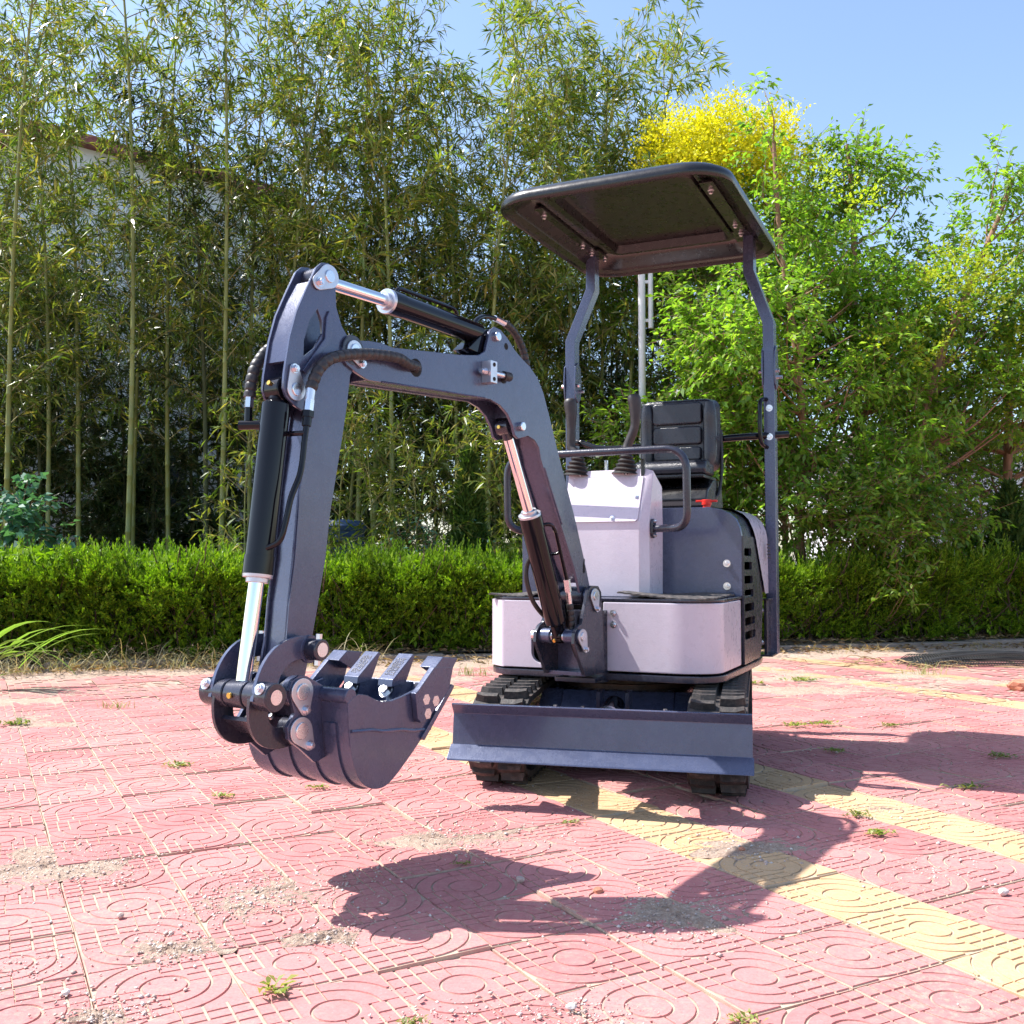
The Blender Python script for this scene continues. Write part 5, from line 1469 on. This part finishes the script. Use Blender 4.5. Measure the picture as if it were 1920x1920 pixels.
def hedge(t0, t1, label):
    c = kp((t0 + t1) / 2, 0.52, 0.03)
    r = empty('hedge', c, math.atan2(KD.y, KD.x)); tag(r, label, 'hedge')
    n = round((t1 - t0) / 0.86)
    for k in range(n):
        x = -(t1 - t0) / 2 + (k + 0.5) * (t1 - t0) / n
        sc = rv.uniform(0.92, 1.07)
        for nm, me in (('bush', rv.choice(HB)), ('bush_stems', HW), ('bush_interior', HI)):
            o = link(nm, me, r, (x, rv.uniform(-0.04, 0.04), 0), rv.uniform(-0.05, 0.05) + (0 if rv.random() < 0.5 else 0.0), (sc, sc, sc * rv.uniform(0.90, 1.10) * (1.12 if label.startswith('clipped green juniper hedge left') and k == n - 3 else 1)))
    return r
hedge(-6.6, -1.9, 'clipped green juniper hedge left of the excavator bucket')
hedge(-1.9, 1.75, 'clipped green juniper hedge behind the excavator boom')
hedge(1.75, 7.0, 'dark clipped hedge right of the excavator')

def conifer(px, D, h, w, label, seed, n=2600):
    rng = np.random.default_rng(seed); pts = []; nr = []
    for k in range(n):
        z = h * rng.uniform(0.04, 1) ** 1.1; a = rng.uniform(0, 6.28)
        r_ = w / 2 * (1 - z / h) ** 0.7 * (0.75 + 0.25 * math.sin(a * 5 + z * 9)) * rng.uniform(0.75, 1.0)
        pts.append((r_ * math.cos(a), r_ * math.sin(a), z)); nr.append((math.cos(a) * 0.6, math.sin(a) * 0.6, 0.2))
    r = empty('conifer', (XY(px, D), D, 0.04)); tag(r, label, 'conifer')
    V, F = spray_mesh(seed, np.array(pts), np.array(nr), 3, (0.06, 0.13), 0.22, 'conifer_leaf', 1.1)
    link('foliage', np_mesh('foliage', V, F, 'conifer_leaf'), r)
    MB().loft([((0, 0, 0), 0.025), ((0, 0, h * 0.9), 0.006)], 7).build('trunk', 'bark', r)
conifer(878, 8.7, 1.65, 0.55, 'narrow dark green conifer behind the hedge left of the boom cylinder', 401)
conifer(1895, 9.6, 1.45, 0.8, 'yellow-green conifer poking over the hedge at the right edge', 402)

# ================================================================== BACKGROUND BUILDINGS
wb = empty('house', (-8.0, 16.0, 0)); tag(wb, 'white gabled house half hidden behind the left bamboos', 'house')
MB().prism([(-8, 0), (4.2, 0), (4.2, 6.7), (0.3, 7.75), (-3.5, 6.8), (-8, 6.8)], 0, 6, plane='xz').build('wall', 'white_wall', wb)
MB().prism([(4.55, 6.56), (0.3, 7.76), (-3.9, 6.62), (-3.9, 6.78), (0.3, 7.92), (4.55, 6.72)], -0.3, 6.2, plane='xz').build('roof', 'roof_tile', wb)
for x in (-5.2, -1.2, 2.2):
    w_ = MB().box((x, -0.02, 2.0), (1.2, 0.06, 1.3)).build('window', 'white_pipe', wb)
    MB().box((x, -0.055, 2.0), (1.06, 0.03, 1.16)).build('pane', 'window_glass', w_)
ws = empty('shed', (7.6, 15.5, 0)); tag(ws, 'low white shed glimpsed through the trees at right', 'shed')
MB().box((1.5, 2, 1.3), (7.0, 4, 2.6)).build('wall', 'white_wall', ws)
MB().prism([(-2.2, 2.6), (5.2, 2.6), (5.2, 2.75), (-2.2, 2.75)], -0.2, 4.2, plane='xz').build('roof', 'concrete', ws)
# white downpipe pole between the canopy posts
wp = empty('white_pole', (XY(1206, 10.0), 10.0, 0.03)); tag(wp, 'white pole with a short side pipe seen between the canopy posts', 'pole')
MB().cyl((0, 0, 0), (0, 0, 3.75), 0.036, n=18).build('pole', 'white_pipe', wp)
MB().cyl((0.092, 0, 3.12), (0.092, 0, 3.75), 0.026, n=14).build('side_pipe', 'white_pipe', wp)
MB().box((0.05, 0, 3.60), (0.11, 0.02, 0.03)).box((0.05, 0, 3.2), (0.11, 0.02, 0.03)).build('bracket', 'white_pipe', wp)
MB().box((0.14, -0.02, 3.85), (0.46, 0.02, 0.24)).build('board', 'white_pipe', wp)
bn = empty('bin', (XY(640, 9.7), 9.7, 0.03)); tag(bn, 'dark blue plastic bin in the shade behind the hedge', 'bin')
MB().loft([((0, 0, 0), 0.17), ((0, 0, 0.05), 0.19), ((0, 0, 1.05), 0.23)], 20).build('body', 'blue_plastic', bn)
MB().loft([((0, 0, 1.04), 0.245), ((0, 0, 1.08), 0.25), ((0, 0, 1.13), 0.21), ((0, 0, 1.15), 0.05)], 20).build('lid', 'blue_plastic', bn)

# ================================================================== SMALL THINGS ON THE GROUND
def gpx(x, y):          # where a point seen at this height of the view lies on the ground
    D = 0.78 * 1850.0 / (y - 1050.0)
    return ((x - 960) / 1850.0 * D, D)
def blades(rng, n, spread, L, W, lean, seg=4, curl=0.9):
    V = []; F = []
    for k in range(n):
        a = rng.uniform(0, 6.28); b = np.array([rng.normal(0, spread[0]), rng.normal(0, spread[1]), 0.0])
        d = np.array([math.cos(a) * lean * rng.uniform(0.3, 1.3), math.sin(a) * lean * rng.uniform(0.3, 1.3), 1.0]); d /= np.linalg.norm(d)
        s = np.array([-math.sin(a), math.cos(a), 0]); l = rng.uniform(*L); w = rng.uniform(*W); p = b
        o = len(V)
        for i in range(seg + 1):
            t = i / seg; ww = w * (1 - t) ** 0.7 * (0.6 + 0.4 * min(1, t * 4))
            V += [p - s * ww / 2, p + s * ww / 2]
            p = p + d * (l / seg)
            d = d + np.array([math.cos(a) * 0.15, math.sin(a) * 0.15, -0.35]) * curl * rng.uniform(0.5, 1.2); d /= np.linalg.norm(d)
            if p[2] < 0.004: p[2] = 0.004; d[2] = abs(d[2]) * 0.2
        F += [(o + 2 * i, o + 2 * i + 1, o + 2 * i + 3, o + 2 * i + 2) for i in range(seg)]
    return np.array(V), np.array(F)
rw = np.random.default_rng(21)
def rosette(n, L, W, up):
    P = rw.normal(0, 0.012, (n, 3)); P[:, 2] = 0.004
    a = rw.uniform(0, 6.28, n); D_ = np.stack([np.cos(a), np.sin(a), rw.uniform(0.1, up, n)], 1)
    Ls = rw.uniform(L * 0.6, L, n)
    V, F = leaf_arrays(P, D_, Ls, Ls * W, rw, 0.25, 0.1, 0.6, 0.3)
    V[:, 2] = np.maximum(V[:, 2], 0.001)
    return V, F
def clump(n, L, sp):
    P = np.stack([rw.normal(0, sp, n), rw.normal(0, sp * 0.6, n), np.full(n, 0.003)], 1)
    a = rw.uniform(0, 6.28, n); D_ = np.stack([np.cos(a), np.sin(a), rw.uniform(0.2, 1.2, n)], 1)
    Ls = rw.uniform(L * 0.5, L, n)
    V, F = leaf_arrays(P, D_, Ls, Ls * 0.35, rw, 0.2, 0.1, 0.55, 0.5); V[:, 2] = np.maximum(V[:, 2], 0.001)
    return V, F
weeds = [
    (522, 1840, 'r', 0.055, 'small bright green rosette weed in the foreground paving joint'),
    (425, 1488, 'c', 0.035, 'low green weed tuft in front of the bucket'),
    (340, 1432, 'c', 0.045, 'sprawling green weed left of the bucket in the paving'),
    (40, 1355, 'c', 0.06, 'yellowing weed patch at the left edge of the paving'),
    (225, 1325, 'g', 0.06, 'small grass tuft near the dry grass at left'),
    (1598, 1523, 'c', 0.035, 'tiny green weed on the yellow stripe right of the track'),
    (1635, 1556, 'c', 0.04, 'green weed tuft just below the second yellow stripe'),
    (1805, 1472, 'c', 0.04, 'green weed at the far right beside the shadow edge'),
    (1560, 1405, 'c', 0.035, 'weed inside the machine shadow nearest the blade'),
    (1865, 1415, 'c', 0.045, 'weed inside the machine shadow at the right edge'),
    (1070, 1536, 'c', 0.025, 'tiny weed in the shadow in front of the tracks'),
    (1540, 1355, 'c', 0.05, 'grass tuft right of the blade end'),
    (1490, 1358, 'c', 0.05, 'yellowish weed touching the sunlit paving right of the blade'),
    (1665, 1358, 'c', 0.04, 'thin weed in the middle of the sunlit paving at right'),
    (1725, 1263, 'g', 0.10, 'bright green grass patch by the dirt at right'),
    (1500, 1275, 'c', 0.07, 'sprawling weed behind the right track'),
    (1405, 1280, 'c', 0.07, 'yellow-green weed behind the right front corner of the deck'),
    (890, 1265, 'g', 0.10, 'grass tuft between the bucket teeth and the left track'),
    (1385, 1895, 'c', 0.025, 'small green weed at the bottom edge of the paving'),
    (778, 1900, 'c', 0.022, 'tiny weed at the bottom edge left of centre'),
    (870, 1612, 'c', 0.02, 'tiny weed above the bucket shadow'),
    (600, 1472, 'c', 0.03, 'small weed behind the bucket heel'),
]
for x, y, k, L, lab in weeds:
    gx, gy = gpx(x, y); L *= 0.78
    V, F = rosette(24, L * 0.9, 0.30, 1.2) if k == 'r' else clump(46, L, L * 0.75) if k == 'c' else blades(rw, 46, (L * 1.0, L * 0.4), (L * 0.7, L * 1.6), (0.003, 0.006), 0.5)
    o = link('weed', np_mesh('weed', V, F, 'weed_leaf'), None, (gx, gy, 0.0))
    tag(o, lab, 'weed', 'weeds growing in the paving')

# reed-like grass at the left edge
rd = np.random.default_rng(31)
r = empty('reed_grass', (*gpx(20, 1290), 0.0)); tag(r, 'broad bladed green reed grass leaning in from the left edge', 'grass plant')
def ribbon(p, d, l, w, seg=7, curl=0.22):
    V = []; F = []; p = np.array(p, float); d = np.array(d, float); d /= np.linalg.norm(d)
    for i in range(seg + 1):
        t = i / seg; s = np.cross(d, [0, 0, 1]); s /= max(1e-6, np.linalg.norm(s)); ww = w * min(1, 0.35 + 2.5 * t) * (1 - t ** 2.2)
        V += [p - s * ww / 2, p + s * ww / 2 + np.array([0, 0, ww * 0.25])]
        p = p + d * l / seg; d = d + np.array([0, 0, -curl]); d /= np.linalg.norm(d)
    F = [(2 * i, 2 * i + 1, 2 * i + 3, 2 * i + 2) for i in range(seg)]
    return V, F
for k in range(16):
    a = rd.uniform(-0.5, 0.7); up_ = rd.uniform(0.35, 1.4)
    V, F = ribbon((rd.normal(-0.05, 0.10), rd.normal(0, 0.06), 0.03 + rd.uniform(0, 0.22)), (math.cos(a), math.sin(a) - 0.25, up_), rd.uniform(0.35, 0.62), rd.uniform(0.022, 0.040), 7, rd.uniform(0.10, 0.26))
    link('leaf_blade', np_mesh('leaf_blade', V, F, 'grass_blade'), r)
# dry straggling grass along the left kerb, and thin tufts elsewhere
Vs, Fs, off = [], [], 0
for k in range(15):
    t = -3.6 + 0.19 * k + rw.normal(0, 0.05)
    V, F = blades(rw, 60, (0.11, 0.06), (0.16, 0.46), (0.003, 0.007), 1.0, 6, 0.8)
    q = kp(t, -0.15 + rw.normal(0, 0.06), 0.01); V = V + np.array(q); Vs.append(V); Fs.append(F + off); off += len(V)
for k in range(46):
    t = rw.uniform(-4.5, 6.0)
    V, F = blades(rw, 14, (0.06, 0.03), (0.05, 0.18), (0.002, 0.005), 0.9, 4, 1.0)
    q = kp(t, -0.20 + rw.normal(0, 0.12), 0.01); V = V + np.array(q); Vs.append(V); Fs.append(F + off); off += len(V)
tag(link('dry_grass', np_mesh('dry_grass', np.concatenate(Vs), np.concatenate(Fs), 'dry_grass')), 'pale dry grass straggling along the hedge kerb', 'grass', kind='stuff')
# leaf litter under the hedge
n = 4200
tt = rw.uniform(-6, 6.5, n); dd = np.where(rw.random(n) < 0.5, rw.normal(-0.12, 0.13, n), rw.uniform(0.05, 0.45, n))
P = np.array([np.array(kp(a, b, 0.03 if b < 0.0 else 0.075)) for a, b in zip(tt, dd)]) + np.stack([np.zeros(n), np.zeros(n), rw.uniform(-0.01, 0.02, n)], 1)
V, F = leaf_arrays(P, np.stack([rw.normal(0, 1, n), rw.normal(0, 1, n), rw.normal(0, 0.2, n)], 1), rw.uniform(0.03, 0.09, n), rw.uniform(0.01, 0.025, n), rw, 0.1, 0.3)
tag(link('leaf_litter', np_mesh('leaf_litter', V, F, 'litter_leaf')), 'brown leaf litter along the foot of the hedge', 'litter', kind='stuff')

# grit and pebbles on the paving
def octas(P, R, rng, mat, name):
    n = len(P); base = np.array([[1, 0, 0], [-1, 0, 0], [0, 1, 0], [0, -1, 0], [0, 0, 0.7], [0, 0, -0.7]])
    V = P[:, None, :] + base[None] * R[:, None, None] * rng.uniform(0.6, 1.3, (n, 6, 1)) + rng.normal(0, 0.15, (n, 6, 3)) * R[:, None, None]
    f = np.array([[0, 2, 4], [2, 1, 4], [1, 3, 4], [3, 0, 4], [2, 0, 5], [1, 2, 5], [3, 1, 5], [0, 3, 5]])
    F = (np.arange(n) * 6)[:, None, None] + f[None]
    return np_mesh(name, V.reshape(-1, 3), F.reshape(-1, 3), mat)
rg = np.random.default_rng(55)
P = []
for x, y, s, m in [(535, 1655, 0.10, 900), (440, 1690, 0.06, 350), (100, 1612, 0.12, 700), (870, 1560, 0.13, 700), (1270, 1700, 0.11, 700), (1400, 1580, 0.10, 300), (620, 1740, 0.05, 220), (330, 1762, 0.06, 260), (210, 1880, 0.05, 260), (1080, 1880, 0.05, 240), (700, 1425, 0.1, 250), (1640, 1510, 0.12, 200), (1750, 1630, 0.08, 150), (1580, 1290, 0.3, 500), (180, 1600, 0.1, 300), (960, 1500, 0.2, 200), (60, 1800, 0.05, 160), (850, 1890, 0.05, 160), (1480, 1260, 0.3, 500), (250, 1640, 0.02, 60)]:
    gx, gy = gpx(x, y)
    q = rg.normal(0, 1, (m, 2)) * s * np.array([1.2, 1.0])
    P.append(np.stack([gx + q[:, 0], gy + q[:, 1], np.full(m, 0.0005)], 1))
# along the joints
for k in range(2600):
    i = rg.integers(-12, 26); b = rg.uniform(0.9, 7.0)
    a = A0 + PITCH * i + rg.normal(0, 0.007)
    if rg.random() < 0.5: p = E2 * a + E1 * b
    else: p = E1 * (B0 + PITCH * rg.integers(-2, 18) + rg.normal(0, 0.007)) + E2 * rg.uniform(-2.5, 4.5)
    if p.y > 1.2 and p.y < 7: P.append(np.array([[p.x, p.y, -0.003]]))
q = np.stack([rg.uniform(-3, 4, 3200), rg.uniform(1.3, 6.5, 3200), np.full(3200, 0.0005)], 1); P.append(q)
SV, SF = [], []
for x, y, s in [(535, 1655, 0.12), (455, 1690, 0.06), (100, 1612, 0.13), (180, 1600, 0.09), (870, 1560, 0.13), (1270, 1700, 0.11), (1235, 1690, 0.09), (1400, 1580, 0.10), (620, 1740, 0.05), (330, 1762, 0.07), (210, 1885, 0.04), (1640, 1510, 0.08), (1560, 1290, 0.4), (1450, 1262, 0.45), (1330, 1258, 0.3), (740, 1258, 0.5), (850, 1260, 0.4), (120, 1300, 0.35), (30, 1350, 0.2), (1725, 1270, 0.4)]:
    gx, gy = gpx(x, y); o = len(SV); n1, n2 = 14, 44; ph = rg.uniform(0, 6.28, 4)
    SV.append((gx, gy, 0.0004))
    for i in range(1, n1 + 1):
        for k in range(n2):
            a = 6.2832 * k / n2; rr = s * 1.25 * i / n1 * (1 + 0.28 * math.sin(2 * a + ph[0]) + 0.2 * math.sin(3 * a + ph[1]) + 0.16 * math.sin(7 * a + ph[2]))
            SV.append((gx + rr * 1.15 * math.cos(a), gy + rr * 0.9 * math.sin(a), 0.0006 * (1 - (i / n1)) - 0.0042 * (i / n1) ** 2 + rg.normal(0, 0.0017)))
    for k in range(n2): SF.append((o, o + 1 + k, o + 1 + (k + 1) % n2, o + 1 + (k + 1) % n2))
    for i in range(n1 - 1):
        for k in range(n2):
            a_ = o + 1 + i * n2
            SF.append((a_ + k, a_ + (k + 1) % n2, a_ + n2 + (k + 1) % n2, a_ + n2 + k))
SF = [f if f[2] != f[3] else f[:3] for f in SF]
me = bpy.data.meshes.new('sand_patches'); me.from_pydata(SV, [], SF); me.materials.append(MATS['sand_bed'])
tag(link('sand_patches', me), 'thin sandy dirt gathered in patches on the paving', 'sand', kind='stuff')
P = np.concatenate(P); R = np.clip(rg.lognormal(-6.2, 0.5, len(P)), 0.0009, 0.008)
P[:, 2] += R * 0.3
P = P[rg.permutation(len(P))]; h_ = len(P) // 4
tag(link('grit', octas(P[h_:], R[h_:], rg, 'pebble_stone', 'grit')), 'sandy grit scattered over the paving', 'grit', kind='stuff')
tag(link('pale_grit', octas(P[:h_], R[:h_], rg, 'white_stone', 'pale_grit')), 'pale stone chips scattered over the paving', 'grit', kind='stuff')
def stone(x, y, s, mat, lab, seed):
    gx, gy = gpx(x, y)
    bm = bmesh.new(); bmesh.ops.create_icosphere(bm, subdivisions=2, radius=s)
    g = random.Random(seed)
    for v in bm.verts: v.co = Vector((v.co.x * 1.3, v.co.y, v.co.z * 0.75)) * g.uniform(0.82, 1.15)
    me = bpy.data.meshes.new('stone'); bm.to_mesh(me); bm.free(); me.materials.append(MATS[mat])
    tag(link('stone', me, None, (gx, gy, s * 0.5), g.uniform(0, 6)), lab, 'stone', 'loose stones on the paving')
stone(1118, 1663, 0.011, 'brick_red', 'reddish pebble above the boom shadow', 1)
stone(975, 1642, 0.010, 'pebble_stone', 'grey pebble in the bucket shadow', 2)
stone(1068, 1872, 0.0085, 'white_stone', 'white angular chip near the bottom centre', 3)
stone(1866, 1665, 0.011, 'white_stone', 'white stone at the right edge beyond the yellow stripe', 4)
stone(142, 1845, 0.007, 'white_stone', 'white pebble with small dark twin at the lower left', 5)
stone(240, 1706, 0.008, 'pebble_stone', 'pinkish pebble on the left paving', 6)
stone(1385, 1586, 0.009, 'brick_red', 'brick fragment on the yellow stripe', 7)
stone(1905, 1292, 0.055, 'brick_red', 'rough orange-brown brick lump at the right edge', 9)
# netting heap and dry stalks by the hedge at right
hp_ = MB(); rn2 = random.Random(8)
hx, hy = gpx(1850, 1245)
for k in range(46):
    y0 = rn2.uniform(-0.18, 0.18); z = rn2.uniform(0.01, 0.09)
    hp_.tube([(-0.65, y0, 0.01), (-0.3, y0 + rn2.uniform(-0.03, 0.03), z * 0.8), (0.1, y0 + rn2.uniform(-0.03, 0.03), z), (0.6, y0 + rn2.uniform(-0.04, 0.04), z * 0.7)], 0.0035, 4, 3)
for k in range(60):
    x0 = -0.62 + k * 0.02
    hp_.tube([(x0, -0.2, 0.01), (x0 + 0.03, 0, 0.07), (x0 + 0.04, 0.2, 0.02)], 0.003, 4, 3)
tag(hp_.build('netting_heap', 'net_black', None, Matrix.Translation((hx, hy, 0.01))), 'crumpled black netting lying by the hedge at right', 'netting')
dr = MB()
for k in range(70):
    x0, y0 = rn2.gauss(-0.45, 0.3), rn2.gauss(-0.02, 0.12); a = rn2.uniform(-3.1, 3.1); l = rn2.uniform(0.08, 0.35)
    dr.tube([(x0, y0, 0.012), (x0 + l * 0.4 * math.cos(a), y0 + l * 0.5 * math.sin(a + 0.5), rn2.uniform(0.012, 0.05)), (x0 + l * math.cos(a), y0 + l * math.sin(a), 0.012)], 0.0028, 4, 3)
tag(dr.build('dry_stalks', 'dry_stuff', None, Matrix.Translation((hx, hy, 0.0))), 'tan dry stalks heaped beside the black netting', 'stalks', kind='stuff')
